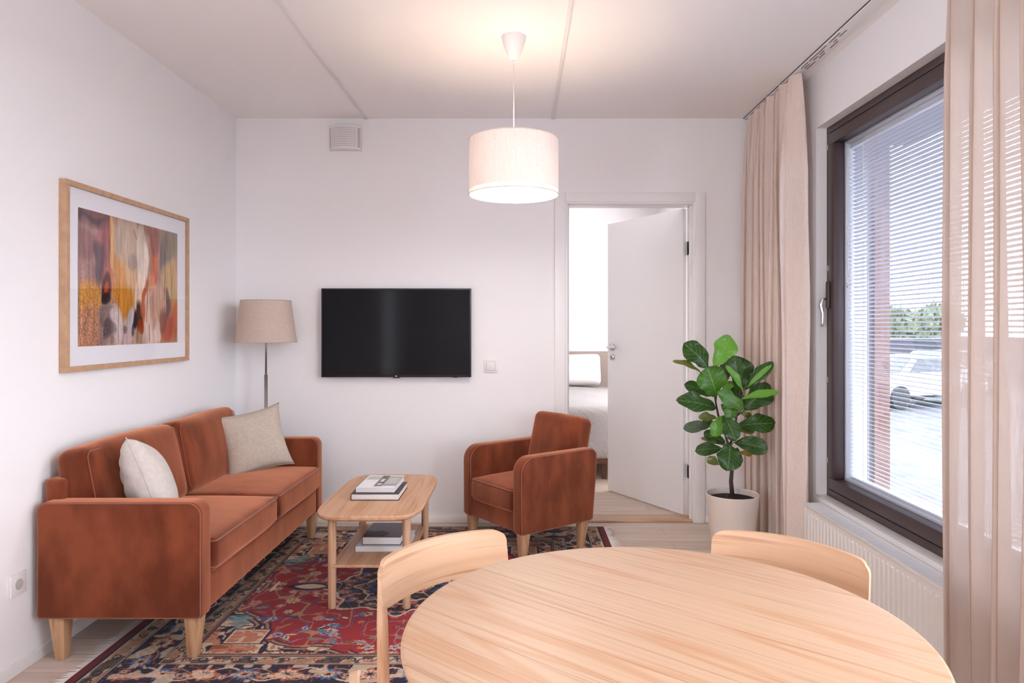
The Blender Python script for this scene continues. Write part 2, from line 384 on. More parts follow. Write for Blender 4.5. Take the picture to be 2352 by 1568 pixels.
# handle: the face turned to the living room is the local +y one
b = MB()
hz = 1.105
b.tube([Ml @ Vector((.765, .040, hz)), Ml @ Vector((.765, .048, hz))], .026, 24)
b.tube([Ml @ Vector((.765, .045, hz)), Ml @ Vector((.765, .085, hz)), Ml @ Vector((.752, .095, hz)), Ml @ Vector((.66, .095, hz))], .0095, 12)
h1 = b.build('door_handle', M['chrome'], smooth=True); h1.parent = lf
b = MB(); b.tube([Ml @ Vector((.765, .040, hz-.075)), Ml @ Vector((.765, .047, hz-.075))], .024, 24)
h2 = b.build('keyhole_plate', M['chrome'], smooth=True); h2.parent = lf
b = MB(); b.box((.762, .0472, hz-.088), (.768, .0478, hz-.066), Ml); h3 = b.build('keyhole', M['dark'], None); h3.parent = lf
for z in (.30, 1.78):
    b = MB(); b.tube([hinge+Vector((-.004, -.004, z-.045)), hinge+Vector((-.004, -.004, z+.045))], .007, 10)
    b.box((hinge.x-.006, hinge.y-.05, z-.045), (hinge.x-.004, hinge.y, z+.045))
    dp(b.build('hinge', mat('satin_hinge', (.55, .54, .54), .4), smooth=False))

# ------------------------------------------------------------------ window and blind
win = struct(empty('window_1', (XR, WY1, WZ0)))
def wp(o): o.parent = win; o.matrix_parent_inverse = Matrix.Translation(-win.location); return o
def ring(m, x0, x1, y0, y1, z0, z1, t):
    m.box((x0, y0, z0), (x1, y1, z0+t)); m.box((x0, y0, z1-t), (x1, y1, z1))
    m.box((x0, y0, z0+t), (x1, y0+t, z1-t)); m.box((x0, y1-t, z0+t), (x1, y1, z1-t))
XF = XR+.055
b = MB(); ring(b, XF, XF+.17, WY0, WY1, WZ0, WZ1, .034); wp(b.build('window_frame', M['frame_dark'], bevel=.002))
b = MB(); ring(b, XF+.004, XF+.02, WY0+.034, WY1-.034, WZ0+.034, WZ1-.034, .008); wp(b.build('gasket', M['gasket']))
b = MB(); ring(b, XF-.008, XF+.05, WY0+.042, WY1-.042, WZ0+.042, WZ1-.042, .058); sash = wp(b.build('sash', M['frame_dark'], bevel=.004))
b = MB(); ring(b, XF+.050, XF+.14, WY0+.088, WY1-.088, WZ0+.088, WZ1-.088, .022); wp(b.build('inner_frame', M['alu'], bevel=.002))
b = MB(); b.box((XF+.028, WY0+.09, WZ0+.09), (XF+.032, WY1-.09, WZ1-.09)); wp(b.build('inner_pane', M['glass']))
b = MB(); b.box((XF+.130, WY0+.09, WZ0+.09), (XF+.134, WY1-.09, WZ1-.09)); wp(b.build('outer_pane', M['glass']))
# handle with its lever, on the far stile
hy = WY1-.055; hz = 1.27+.10
b = softbox((.008, .014, .07), .006, n=3, M=T(XF-.017, hy, hz+.055)); hd = wp(b.build('handle_base', M['frame_dark'], smooth=True, merge=True))
b = MB(); b.tube([(XF-.025, hy, hz+.035), (XF-.05, hy, hz+.03), (XF-.055, hy, hz+.0), (XF-.045, hy, hz-.04), (XF-.045, hy, hz-.09), (XF-.05, hy, hz-.11)], [.006, .007, .009, .007, .006, .006], 10)
wp(b.build('handle_lever', M['chrome'], smooth=True))
b = MB()
for z in (2.18, 1.55, .97, .55): b.box((XF-.012, WY1-.045, z), (XF-.004, WY1-.036, z+.028))
wp(b.build('locking_cam', M['chrome']))
struct(MB().box((XR-.004, WY0-.0, WZ0-.006), (XF, WY1, WZ0+.001)).build('trim_4', M['white'], bevel=.001))

blind = tag(empty('venetian_blind', (XF+.085, WY1-.12, WZ1-.12)), 'white venetian blind with tilted slats hanging inside the dark framed window', 'blind')
def bp_(o): o.parent = blind; o.matrix_parent_inverse = Matrix.Translation(-blind.location); return o
xb = XF+.085; y0, y1 = WY0+.115, WY1-.115
b = MB(); nsl = 84; ztop = WZ1-.15; zbot = WZ0+.13
for i in range(nsl):
    z = zbot+(ztop-zbot)*i/(nsl-1); w = .0125; tl = math.radians(16); 
    rows = []
    for s in (-1, -.5, 0, .5, 1):
        dx = s*w*math.cos(tl); dz = -s*w*math.sin(tl)+.0022*(1-s*s)
        rows.append((dx, dz))
    V = []
    for yy in (y0, y1):
        for dx, dz in rows: V.append((xb+dx, yy, z+dz))
    F = [(k, k+1, 5+k+1, 5+k) for k in range(4)]
    b.add(V, F)
bp_(b.build('slats', M['slat'], smooth=True))
b = MB(); b.box((xb-.013, y0, WZ1-.135), (xb+.013, y1, WZ1-.112)); bp_(b.build('headrail', M['alu'], bevel=.002))
b = MB(); b.box((xb-.012, y0, WZ0+.112), (xb+.012, y1, WZ0+.120)); bp_(b.build('bottom_rail', M['alu'], bevel=.002))
for yy in (y1-.13, (y0+y1)/2, y0+.13):
    b = MB()
    for dx in (-.0135, .0135): b.tube([(xb+dx, yy, WZ0+.118), (xb+dx, yy, WZ1-.12)], .0011, 5)
    b.tube([(xb, yy+.02, WZ0+.118), (xb, yy+.02, WZ1-.12)], .0010, 5)
    bp_(b.build('ladder_cord', M['cord']))
b = MB(); yc = y1-.02; xc = XF+.040
b.tube([(xc, yc, WZ1-.14), (xc, yc, 1.62), (xc, yc-.004, 1.50), (xc, yc-.012, 1.46), (xc, yc-.022, 1.47), (xc, yc-.024, 1.52), (xc, yc-.016, 1.62), (xc, yc-.012, WZ1-.14)], .003, 6)
bp_(b.build('pull_cord', M['cord'], smooth=True))

# two unseen living room windows added for the fill lamps, and the bedroom window
for k, (x, a, c, za, zb) in enumerate(((XR+.06, .22, 1.48, .45, 2.25), (XR+.05, 5.15, 7.05, .6, 2.3), (XL-.12, -2.1, -.5, .45, 2.35))):
    w2 = struct(empty('window_%d' % (k+2), (x, a, za)))
    b = MB(); ring(b, x, x+.08, a, c, za, zb, .07); o = b.build('window_frame', M['frame_dark'], bevel=.002); o.parent = w2; o.matrix_parent_inverse = Matrix.Translation(-w2.location)
    b = MB(); b.box((x+.03, a+.06, za+.06), (x+.034, c-.06, zb-.06)); o = b.build('pane', M['glass']); o.parent = w2; o.matrix_parent_inverse = Matrix.Translation(-w2.location)

# ------------------------------------------------------------------ outside
M['asphalt'] = mat('pale_paving', (.055, .055, .065), .9, var=(1.5, (.085, .085, .10), (1, 1, 1)))
M['wing'] = mat('grey_render', (.05, .05, .07), .8)
M['salmon'] = mat('salmon_brick', (.16, .08, .06), .8, var=(30, (.20, .10, .08), (1, 1, 4)))
M['green'] = mat('foliage', (.05, .08, .025), .8, var=(9, (.14, .18, .08), (1, 1, 1)))
M['car_a'] = mat('car_paint_silver', (.45, .46, .52), .25, metal=.3)
M['car_b'] = mat('car_paint_dark', (.07, .07, .10), .25)
M['car_glass'] = mat('car_glass', (.02, .02, .03), .1)
M['deck'] = mat('balcony_slab', (.020, .016, .018), .8)
struct(MB().box((XR+.30, -30, -1.2), (70, 60, -1.0)).build('ground', M['asphalt']))
wing = tag(empty('building_wing', (2.9, 5.6, -1.0)), 'grey rendered wing of the building with a salmon brick corner, seen through the blind', 'building')
def wq(o): o.parent = wing; o.matrix_parent_inverse = Matrix.Translation(-wing.location); return o
yw = 5.0
wq(MB().box((XR+.30, yw, -1.0), (2.55, yw+3, 6)).build('wall', M['wing']))
wq(MB().box((2.55, yw-.02, -1.0), (2.66, yw+3, 6)).build('brick_corner', M['salmon']))
b = MB(); b.box((1.98, yw-.03, .1), (2.40, yw-.002, 2.1)); wf = wq(b.build('balcony_door', M['alu'], bevel=.003))
b = MB(); b.box((2.02, yw-.034, .16), (2.36, yw-.028, 2.04)); pp = b.build('pane', mat('blue_grey_glass', (.12, .16, .22), .15)); pp.parent = wf
tag(MB().box((XR+.32, 1.0, -.06), (2.75, yw-.06, .0)).build('balcony_slab', M['deck']), 'dark balcony slab outside the window below the blind', 'balcony')
tag(MB().box((2.70, 1.0, -.059), (2.80, yw-.06, .06)).build('balcony_kerb', M['salmon']), 'salmon kerb along the outer edge of the balcony slab', 'kerb')
tag(MB().box((XR+.28, -2.0, 2.56), (2.75, yw-.03, 2.76)).build('balcony_slab', mat('soffit_paint', (.14, .14, .17), .8)), 'pale slab of the balcony above, over the top of the window', 'balcony')
def car(x, y, z, rz, m, label):
    c = tag(empty('car', (x, y, z), rz), label, 'car', 'parked cars outside the window')
    prof = [(-2.1, .35), (-2.1, .75), (-1.7, .92), (-1.15, .98), (-.55, 1.42), (.75, 1.45), (1.45, 1.0), (2.0, .85), (2.15, .6), (2.15, .35)]
    b = MB(); ra = [Vector((px, -.85, pz)) for px, pz in prof]; rb = [Vector((px, .85, pz)) for px, pz in prof]
    ia = [Vector((px, -.72 if pz > 1.1 else -.85, pz)) for px, pz in prof]; ib = [Vector((px, .72 if pz > 1.1 else .85, pz)) for px, pz in prof]
    b.loft([ia, ib]); b.build('car_body', m, c, bevel=.04, seg=3)
    b = MB()
    for s in (-1, 1): b.add([(-.95, s*.855, 1.0), (1.3, s*.855, 1.0), (.7, s*.75, 1.38), (-.5, s*.75, 1.38)], [(0, 1, 2, 3)])
    b.add([(-1.17, -.7, 1.0), (-1.17, .7, 1.0), (-.60, .62, 1.41), (-.60, -.62, 1.41)], [(0, 1, 2, 3)])
    b.build('car_windows', M['car_glass'], c)
    for sx in (-1.3, 1.35):
        for sy in (-.82, .82):
            b = MB(); b.tube([(sx, sy-.1, .33), (sx, sy+.1, .33)], .33, 20); b.build('wheel', M['black'], c)
car(11.2, 20.0, -1, .35, M['car_a'], 'silver car parked across the paving beyond the blind')
car(14.4, 23.6, -1, .35, M['car_b'], 'dark car parked further right behind the silver car')
tag(MB().box((14.0, 27, -1.0), (40, 30, .78)).build('carport_wall', mat('dark_cladding', (.022, .022, .035), .8)), 'long low dark shed across the parking area outside', 'shed')
def tree(x, y, h, r, label):
    t = tag(empty('tree', (x, y, -1)), label, 'tree', 'trees beyond the parking area')
    b = MB(); b.tube([(0, 0, 0), (.1, 0, h*.4), (0, .1, h*.7)], [.18, .14, .08], 8); b.build('trunk', M['bark'], t)
    b = MB(); rs = np.random.RandomState(int(x*10))
    for k in range(500):
        d = rs.randn(3); d /= np.linalg.norm(d); d *= r*rs.rand()**.4; c = Vector((d[0], d[1], h*.68+d[2]*.9)); q = Euler(tuple(rs.rand(3)*6)).to_matrix()
        s = .22+.2*rs.rand(); b.add([c+q @ Vector(v) for v in ((-s, 0, 0), (0, -s*.5, 0), (s, 0, .05), (0, s*.5, .05))], [(0, 1, 2, 3)])
    b.build('foliage', M['green'], t)
tree(18.3, 34, 3.3, 1.1, 'small green tree beyond the shed, nearest the salmon corner')
tree(21.2, 37, 3.1, 1.0, 'low green tree beyond the shed, middle of the row')
tree(24.2, 40, 3.7, 1.2, 'rounded green tree beyond the shed, closest to the curtain')

# ------------------------------------------------------------------ curtain track and curtains
trk = tag(empty('curtain_track', (1.468, YB, CH)), 'white slotted curtain track along the ceiling above the window', 'curtain track')
def tk(o): o.parent = trk; o.matrix_parent_inverse = Matrix.Translation(-trk.location); return o
tk(MB().box((1.436, -1.5, CH-.012), (1.500, YB-.003, CH)).build('rail', M['white'], bevel=.002))
tk(MB().box((1.434, -1.5, CH-.004), (1.4358, YB-.003, CH)).build('shadow_gap', M['dark']))
rs = random.Random(3)
for (xa, segs) in ((1.446, ((2.58, 2.70), (2.73, 2.745), (3.13, 3.24), (3.27, 3.46), (3.48, 3.56))), (1.462, ((2.6, 2.62), (3.10, 3.17), (3.2, 3.23), (3.33, 3.38), (3.40, 3.45), (3.5, 3.56))), (1.478, ((2.62, 2.68), (3.22, 3.30), (3.36, 3.42), (3.47, 3.57)))):
    for (a, c) in segs: tk(MB().box((xa-.0014, a, CH-.0135), (xa+.0014, c, CH-.0118)).build('slot', M['dark']))

def curtain(name, ya, yb, xc, nf, amp, material, seed, label, flare=0.0, zb=.01, curl=.35, edge=None):
    rs = np.random.RandomState(seed); n = nf*22; m = 46
    k = [rs.uniform(.75, 1.25) for _ in range(nf*2+2)]
    cum = np.cumsum([0]+k); cum /= cum[nf*2]
    def ph(s): return np.interp(s, cum[:nf*2+1], np.arange(nf*2+1))*PI
    amps = rs.uniform(.7, 1.15, nf*2+3); jit = rs.uniform(-1, 1, nf*2+3)
    def fn(u, v):
        p = ph(u); i = int(p/PI); a = amps[i]
        z = CH-.016-(CH-.016-zb)*v
        g = .35+.65*min(1, (v*5))**.7
        drift = .012*math.sin(v*2.3+jit[i]*3)*v
        x = xc-.5*0+amp*a*g*math.cos(p)+drift*.6
        y = ya+(yb-ya)*u + curl*amp*g*math.sin(2*p)*.5 + drift + flare*v*(.5-u)*2*np.sign(ya-yb)
        x += .006*math.sin(31*u+v*5)+.004*math.sin(70*u*(1+.2*v))
        if v < .05: x += (.05-v)/.05*.004*math.cos(6*p)
        return (x, y, z)
    b = MB(); b.grid(fn, n, m); o = b.build(name, material, None, smooth=True)
    return tag(o, label, 'curtain')
curtain('curtain', 4.405, 3.615, 1.445, 7, .060, M['curtain'], 4, 'beige linen curtain gathered in the corner behind the potted plant', flare=.02, curl=.75)
curtain('curtain', 2.265, 1.60, 1.402, 6, .040, M['curtain_sheer'], 9, 'loosely woven beige linen curtain hanging over the near end of the window', flare=.01, curl=.8)

# ------------------------------------------------------------------ radiator
rad = tag(empty('radiator', (1.47, 3.57, 0)), 'long low white panel radiator with ribbed front under the window', 'radiator')
def rd(o): o.parent = rad; o.matrix_parent_inverse = Matrix.Translation(-rad.location); return o
RZ0, RZ1, RX0, RX1, RY0, RY1 = .06, .352, 1.468, 1.553, 1.35, 3.575
b = MB(); b.box((RX0+.0075, RY0, RZ0), (RX0+.010, RY1, RZ1-.004)); b.box((RX1-.008, RY0, RZ0), (RX1, RY1, RZ1-.004)); b.box((RX0+.01, RY1-.003, RZ0), (RX1-.008, RY1, RZ1-.004)); b.box((RX0+.01, RY0, RZ0), (RX1-.008, RY0+.003, RZ1-.004))
rd(b.build('panel', M['radiator'], bevel=.001))
b = MB(); n = 60                       # ribbed front plate
pr = []
for i in range(n):
    ya = RY1-.02-(RY1-RY0-.04)*i/n; st = (RY1-RY0-.04)/n
    for f, d in ((0, 0), (.18, 0), (.32, 1), (.68, 1), (.82, 0)): pr.append((ya-st*f, d))
V = []
zs = [(RZ0, 0), (RZ0+.03, 0), (RZ0+.038, 1), (RZ1-.046, 1), (RZ1-.038, 0), (RZ1-.002, 0)]
for yy, d in pr:
    for z, g in zs: V.append((RX0+.004-.0 + .0035*(1 if not (d and g) else -0.2) - .0035, yy, z))
F = [(i*6+j, (i+1)*6+j, (i+1)*6+j+1, i*6+j+1) for i in range(len(pr)-1) for j in range(5)]
b.add(V, F); rd(b.build('ribbed_front', M['radiator']))
b = MB(); b.box((RX0, RY0, RZ1-.014), (RX0+.004, RY1, RZ1)); b.box((RX1-.004, RY0, RZ1-.014), (RX1, RY1, RZ1)); b.box((RX0, RY1, RZ0+.005), (RX1, RY1+.003, RZ1)); 
rd(b.build('top_casing', M['radiator'], bevel=.001))
b = MB(); b.box((RX0+.004, RY0, RZ1-.010), (RX1-.004, RY1, RZ1-.008))
rd(b.build('grille_backing', mat('grille_shadow', (.55, .55, .58), .6)))
b = MB(); k = 300
for i in range(k):
    y = RY0+(RY1-RY0)*i/k; b.box((RX0+.004, y, RZ1-.008), (RX1-.004, y+.0048, RZ1-.001))
for y in (2.25, 2.95, 3.3): b.box((RX0+.004, y, RZ1-.008), (RX1-.004, y+.02, RZ1-.0008))
rd(b.build('grille', mat('grille_window_lit', (.90, .90, .93), .35)))  # paler than the radiator enamel: window light put into the colour

# ------------------------------------------------------------------ sofa
sofa = tag(empty('sofa', (-1.5, 3.37, 0)), 'rust orange velvet two-seat sofa along the left wall', 'sofa')
def sf(o): o.parent = sofa; o.matrix_parent_inverse = Matrix.Translation(-sofa.location); return o
def sbox(name, x0, x1, y0, y1, z0, z1, r, puff=(0, 0, 0), mt='velvet', n=10, wob=0, seed=0, extra=None):
    Mx = T((x0+x1)/2, (y0+y1)/2, (z0+z1)/2)
    if extra: Mx = Mx @ extra
    return softbox(((x1-x0)/2, (y1-y0)/2, (z1-z0)/2), r, puff, n, wob, seed, Mx).build(name, M[mt], smooth=True, merge=True)
SY0, SY1, SF = 2.58, 4.16, -1.19
SBZ = .168
arms = []
for (a, c) in ((SY0, SY0+.085), (SY1-.085, SY1)):
    x0, x1, z0, z1 = -1.805, SF, SBZ, .604; prof = []
    for cx, cz, r, a0 in ((x1-.048, z1-.048, .048, 90), (x1-.012, z0+.012, .012, 0), (x0+.012, z0+.012, .012, -90), (x0+.035, z1-.035, .035, -180)):
        for k in range(8):
            w = math.radians(a0-90*k/7); prof.append((cx+r*math.cos(w), cz+r*math.sin(w)))
    mx_, mz_, hw_, hh_ = (x0+x1)/2, (z0+z1)/2, (x1-x0)/2, (z1-z0)/2
    def aring(y, ins): return [Vector((mx_+(px-mx_)*(hw_-ins)/hw_, y, mz_+(pz-mz_)*(hh_-ins)/hh_)) for px, pz in prof]
    e = .012; q6 = 6
    b = MB(); b.loft([aring(a+e*(1-math.cos(PI/2*k/q6)), e*(1-math.sin(PI/2*k/q6))) for k in range(q6+1)]+[aring(c-e*(1-math.cos(PI/2*k/q6)), e*(1-math.sin(PI/2*k/q6))) for k in range(q6, -1, -1)])
    am = sf(b.build('armrest', M['velvet'], smooth=True, auto=.9)); arms.append(am)
    for yy in (a+.003, c-.003):
        p = MB(); r_ = aring(yy, .0040); p.tube(r_+[r_[0]], .0022, 6, caps=False); q = p.build('piping', M['piping'], smooth=True)
        q.parent = am
sf(sbox('base', -1.80, SF-.012, SY0+.07, SY1-.07, SBZ+.002, .325, .012, (.004, 0, 0)))
sf(sbox('back_frame', -1.812, -1.735, SY0+.05, SY1-.05, SBZ+.01, .68, .02, (0, 0, 0)))
ym = 3.37
def rrect(x0, x1, y0, y1, r, z, inset=0):
    pts = []
    for cx, cy, a0 in ((x1-r, y1-r, 0), (x0+r, y1-r, 90), (x0+r, y0+r, 180), (x1-r, y0+r, 270)):
        for k in range(6):
            a = math.radians(a0+90*k/5); pts.append(Vector((cx+r*math.cos(a), cy+r*math.sin(a), z)))
    pts.append(pts[0]); return pts
for i, (a, c) in enumerate(((SY0+.085, ym), (ym, SY1-.085))):
    cu = sf(sbox('seat_cushion', -1.72, SF+.014, a+.006, c-.006, .312, .440, .028, (.010, 0, .022), n=16, wob=.0015, seed=i))
    for z in (.432, .330):
        p = MB(); p.tube(rrect(-1.715, SF+.0165-.002, a+.006, c-.006, .022, z), .0024, 6, caps=False); q = p.build('piping', M['piping'], smooth=True)
        q.parent = cu
    lean = Euler((0, math.radians(-11), 0)).to_matrix().to_4x4()
    bc = sf(sbox('back_cushion', -1.765, -1.635, a+.012 if i else a-.004, c-.010 if i == 0 else c-.03, .430, .785, .040, (.034, .010, .016), n=16, wob=.007, seed=5+i, extra=lean))
    ya_, yb_ = (a-.004, c-.010) if i == 0 else (a+.012, c-.03); hy_ = (yb_-ya_)/2-.008; cyy = (ya_+yb_)/2
    p = MB(); Mx = T(-1.6925, cyy, .61) @ lean
    pts = [Mx @ Vector((.052, w.x, w.y)) for w in [Vector((q.x, q.y, 0)) for q in rrect(-hy_, hy_, -.158, .160, .03, 0)]]
    p.tube(pts, .0020, 6, caps=False); q = p.build('piping', M['piping'], smooth=True); q.parent = bc
def tleg(x, y, z, tw, bw, dx=0, dy=0, z0=0):
    def sq(cx, cy, w, zz): return [Vector((cx-w, cy-w, zz)), Vector((cx+w, cy-w, zz)), Vector((cx+w, cy+w, zz)), Vector((cx-w, cy+w, zz))]
    b = MB(); b.loft([sq(x+dx, y+dy, bw, z0), sq(x, y, tw, z)]); return b
for (x, y, dx, dy) in ((-1.745, SY0+.05, .004, .004), (SF-.045, SY0+.05, -.006, .004), (-1.745, SY1-.05, .004, -.004), (SF-.045, SY1-.05, -.006, -.004)):
    sf(tleg(x, y, SBZ+.004, .030, .018, dx, dy, .0088 if x > -1.6 else 0).build('leg', M['oak_leg'], bevel=.003))

def pillow(name, size, thick, loc, rot, m, label, seed):
    t = tag(empty(name, loc), label, 'cushion', 'pale cushions on the sofa'); t.rotation_euler = rot
    rs = np.random.RandomState(seed); ph = rs.rand(8)*6; n = 34; s = size/2
    def pos(u, v, sd):
        a, c = 2*u-1, 2*v-1
        ed = 1-.07*(1-abs(a)**2) if abs(c) > abs(a) else 1-.07*(1-abs(c)**2)
        k = (max(0, 1-abs(a)**2.4)*max(0, 1-abs(c)**2.4))**.42
        w = .006*math.sin(7*a+ph[0]+3*c)*math.sin(6*c+ph[1])*k+.004*math.sin(17*a*c+ph[2])*k
        sh = .96 if abs(a) > .0 else 1
        x = a*s*(1-.12*(1-c*c)**.8); z = c*s*(1-.12*(1-a*a)**.8)
        return (x, sd*(thick/2*k+w*.6)+w*.4, z)
    b = MB(); b.grid(lambda u, v: pos(u, v, -1), n, n); b.grid(lambda u, v: pos(v, u, 1), n, n)
    V = b.v
    b.build('cover', m, t, smooth=True, merge=True)
    p = MB(); e = []
    for q in range(4):
        for i in range(n):
            w = i/n; uv = ((w, 0), (1, w), (1-w, 1), (0, 1-w))[q]; e.append(Vector(pos(uv[0], uv[1], 0)))
    e.append(e[0]); p.tube(e, .0022, 5, caps=False); p.build('seam', m, t, smooth=True)
    return t
pillow('cushion', .365, .15, (-1.495, 3.885, .618), (math.radians(-16), math.radians(-10), math.radians(34)), M['linen'], 'beige linen cushion at the far end of the rust sofa', 2)
pillow('cushion', .365, .17, (-1.525, 2.850, .620), (math.radians(-22), math.radians(14), math.radians(112)), M['linen_pale'], 'pale cream cushion behind the near arm of the rust sofa', 5)

# ------------------------------------------------------------------ armchair
FR = Vector((.005, 3.63, 0)); ex = Vector((.606, -.796, 0)); ey = Vector((.796, .606, 0))
AW, AD = .565, .53
cen = FR-ex*AW/2+ey*AD/2
ac = tag(empty('armchair', cen, -math.atan2(.796, .606)), 'rust orange velvet armchair angled towards the coffee table', 'armchair')
def abox(name, x0, x1, y0, y1, z0, z1, r, puff=(0, 0, 0), n=8, extra=None, **k):
    o = sbox(name, x0, x1, y0, y1, z0, z1, r, puff, n=n, extra=extra, **k); o.parent = ac; return o
hx, hy = AW/2, AD/2
for s in (-1, 1):
    # arm with a large round at the front and rear top corners
    t0, t1 = (hx-.078, hx) if s > 0 else (-hx, -hx+.078)
    prof = []
    def arc(cx, cz, r, a0, a1, n=9):
        for k in range(n+1):
            a = math.radians(a0+(a1-a0)*k/n); prof.append((cx+r*math.cos(a), cz+r*math.sin(a)))
    ztop = .568; R = .085
    arc(-hy+R, ztop-R, R, 180, 95); arc(hy-.045+.02, ztop-.045+.0, .045, 85, 0)
    prof += [(hy+.012, .40), (hy-.012, .165), (hy-.03, .158), (-hy+.012, .158), (-hy+.002, .168)]
    rings = []
    q = 6; e = .016
    for k in range(q+1):
        a = PI/2*k/q; rings.append((t0+e-e*math.cos(a-PI/2+PI/2) if False else t0+e*(1-math.sin(a)), e*(1-math.cos(a)) if False else e*(1-math.cos(a))))
    cpx = sum(p_[0] for p_ in prof)/len(prof); cpz = .37
    def ring_at(x, ins):
        out = []
        for (py, pz) in prof:
            d = Vector((py-0, pz-cpz)); sx = (hy-ins)/hy; sz = (.205-ins)/.205
            out.append(Vector((x, py*sx, cpz+(pz-cpz)*sz)))
        return out
    rr = []
    for k in range(q+1):
        a = PI/2*k/q; rr.append(ring_at(t0+e*(1-math.sin(a)), e*(1-math.cos(a))))
    rr = rr[::-1]                       # outermost inset first
    rr = [ring_at(t0+e*(1-math.sin(PI/2*k/q)), e*(1-math.cos(PI/2*k/q))) for k in range(q+1)]
    L_ = [ring_at(t0+e*(1-math.cos(PI/2*k/q)), e*(1-math.sin(PI/2*k/q))) for k in range(q+1)]
    R_ = [ring_at(t1-e*(1-math.cos(PI/2*k/q)), e*(1-math.sin(PI/2*k/q))) for k in range(q, -1, -1)]
    b = MB(); b.loft(L_+R_); arm = b.build('armrest', M['velvet'], ac, smooth=True, auto=.9)
    for xx in (t0+.004, t1-.004):
        p = MB(); r_ = ring_at(xx, .0045); p.tube(r_+[r_[0]], .0022, 6, caps=False); pq = p.build('piping', M['piping'], arm, smooth=True)
abox('base', -hx+.07, hx-.07, -hy+.012, hy-.02, .162, .275, .01)
abox('seat_cushion', -hx+.079, hx-.079, -hy-.002, hy-.10, .262, .385, .028, (0, .006, .024), n=14, wob=.0015)
p = MB(); p.tube(rrect(-hx+.082, hx-.082, -hy+.0005, hy-.10, .024, .379), .0024, 6, caps=False); q = p.build('piping', M['piping'], ac, smooth=True)
ln = Euler((math.radians(-13), 0, 0)).to_matrix().to_4x4()
o = abox('backrest', -hx+.080, hx-.080, hy-.150+.035, hy-.01+.035, .27, .735, .04, (0, .014, .006), n=12, extra=ln)
for (x, y) in ((-hx+.04, -hy+.045), (hx-.04, -hy+.045), (-hx+.04, hy-.06), (hx-.04, hy-.06)):
    sy = 1 if y < 0 else -1
    tleg(x, y, .165, .028, .016, 0, -.016*sy*(-1 if y > 0 else .3), .0088).build('leg', M['oak_leg'], ac, bevel=.003)

# ------------------------------------------------------------------ coffee table and its books
ct = tag(empty('coffee_table', (-.672, 3.38, 0)), 'small oak coffee table with rounded top and lower shelf', 'coffee table')
a_, b_ = .237, .425
pts = []
for k in range(96):
    t = 2*PI*k/96; c, s = math.cos(t), math.sin(t); e = 2/5.2
    pts.append((a_*math.copysign(abs(c)**e, c), b_*math.copysign(abs(s)**e, s)))
def prof_ring(pts, k, z): return [Vector((x*(1-k/.232), y*(1-k/.425), z)) for x, y in pts]
b = MB(); b.loft([prof_ring(pts, .010, .427), prof_ring(pts, .002, .433), prof_ring(pts, 0, .440), prof_ring(pts, .001, .447), prof_ring(pts, .004, .450)])
b.build('tabletop', M['oak_y'], ct, smooth=True, auto=.5)
lx, ly = .166, .297
for x in (-lx, lx):
    for y in (-ly, ly):
        b = MB(); b.tube([(x, y, .0088), (x, y, .015), (x, y, .428)], [.016, .018, .019], 24); b.build('leg', M['oak_z'], ct, smooth=True, auto=.8)
b = MB()
for y in (-ly, ly): b.box((-lx, y-.009, .395), (lx, y+.009, .427))
for x in (-lx, lx): b.box((x-.009, -ly, .395), (x+.009, ly, .427))
b.build('apron', M['oak_x'], ct)
b = MB(); b.box((-lx-.004, -ly-.02, .193), (lx+.004, ly+.02, .206)); b.build('shelf', M['oak_y'], ct, bevel=.002)

def book(x0, x1, y0, y1, z0, z1, cover, label, rz=0, group='books on the coffee table', over=.004, spine='left'):
    cx, cy = (x0+x1)/2, (y0+y1)/2; w, d = (x1-x0)/2, (y1-y0)/2; h = z1-z0
    t = tag(empty('book', (cx, cy, z0), rz), label, 'book', group)
    MB().box((-w+over*.3, -d+over, .0025), (w-over, d-over, h-.0025)).build('pages', M['paper'], t, bevel=.001)
    b = MB(); b.box((-w, -d, 0), (w, d, .0025)); b.box((-w, -d, h-.0025), (w, d, h)); b.box((-w, -d, 0), (-w+.0025, d, h))
    c = b.build('cover', cover, t, bevel=.0006, seg=1)
    return t, w, d, h
TZ = .4505
book(-.790, -.566, 3.225, 3.475, TZ, TZ+.031, M['cover_black'], 'thick black covered book lying at the bottom of the stack on the tabletop')
tb, w, d, h = book(-.770, -.590, 3.252, 3.520, TZ+.0315, TZ+.0545, M['cover_white'], 'white book with a grey and black cover photograph, upper on the tabletop', rz=-.02)
# cover picture: grey room photograph
cp = [((-.2, 1.0), (-.6, .95), (.60, .62, .62)), ((.2, 1.0), (-.75, .8), (.33, .33, .33)), ((-.15, .25), (-.85, .90), (.10, .09, .09)), ((-.9, -.15), (.25, .8), (.45, .45, .46)),
      ((-.05, .15), (-.1, .35), (.62, .60, .56)), ((-.05, .18), (-.6, -.35), (.55, .54, .52)), ((.35, .9), (-.4, .55), (.46, .46, .45)), ((-.1, .35), (-.95, -.80), (.7, .69, .70))]
for i, (ux, vy, col) in enumerate(cp):
    b = MB(); b.box((ux[0]*w, vy[0]*d, h+.0001+i*.00008), (ux[1]*w, vy[1]*d, h+.0002+i*.00008)); b.build('cover_print', mat('print_ink_%d' % i, col, .4), tb)
SZ = .2065
book(-.772, -.530, 3.242, 3.50, SZ, SZ+.024, M['cover_white'], 'flat white book at the bottom of the stack on the lower shelf')
tb, w, d, h = book(-.745, -.562, 3.262, 3.50, SZ+.0245, SZ+.063, mat('slate_cover', (.105, .095, .13), .35), 'thick book with a slate grey landscape cover on the lower shelf', rz=-.01)
b = MB(); V = [(-w*.98, -d*.98, h+.0003), (w*.1, -d*.98, h+.0003), (w*.35, -d*.5, h+.0003), (-.1*w, -d*.15, h+.0003), (-w*.5, -d*.25, h+.0003), (-w*.98, -d*.2, h+.0003)]
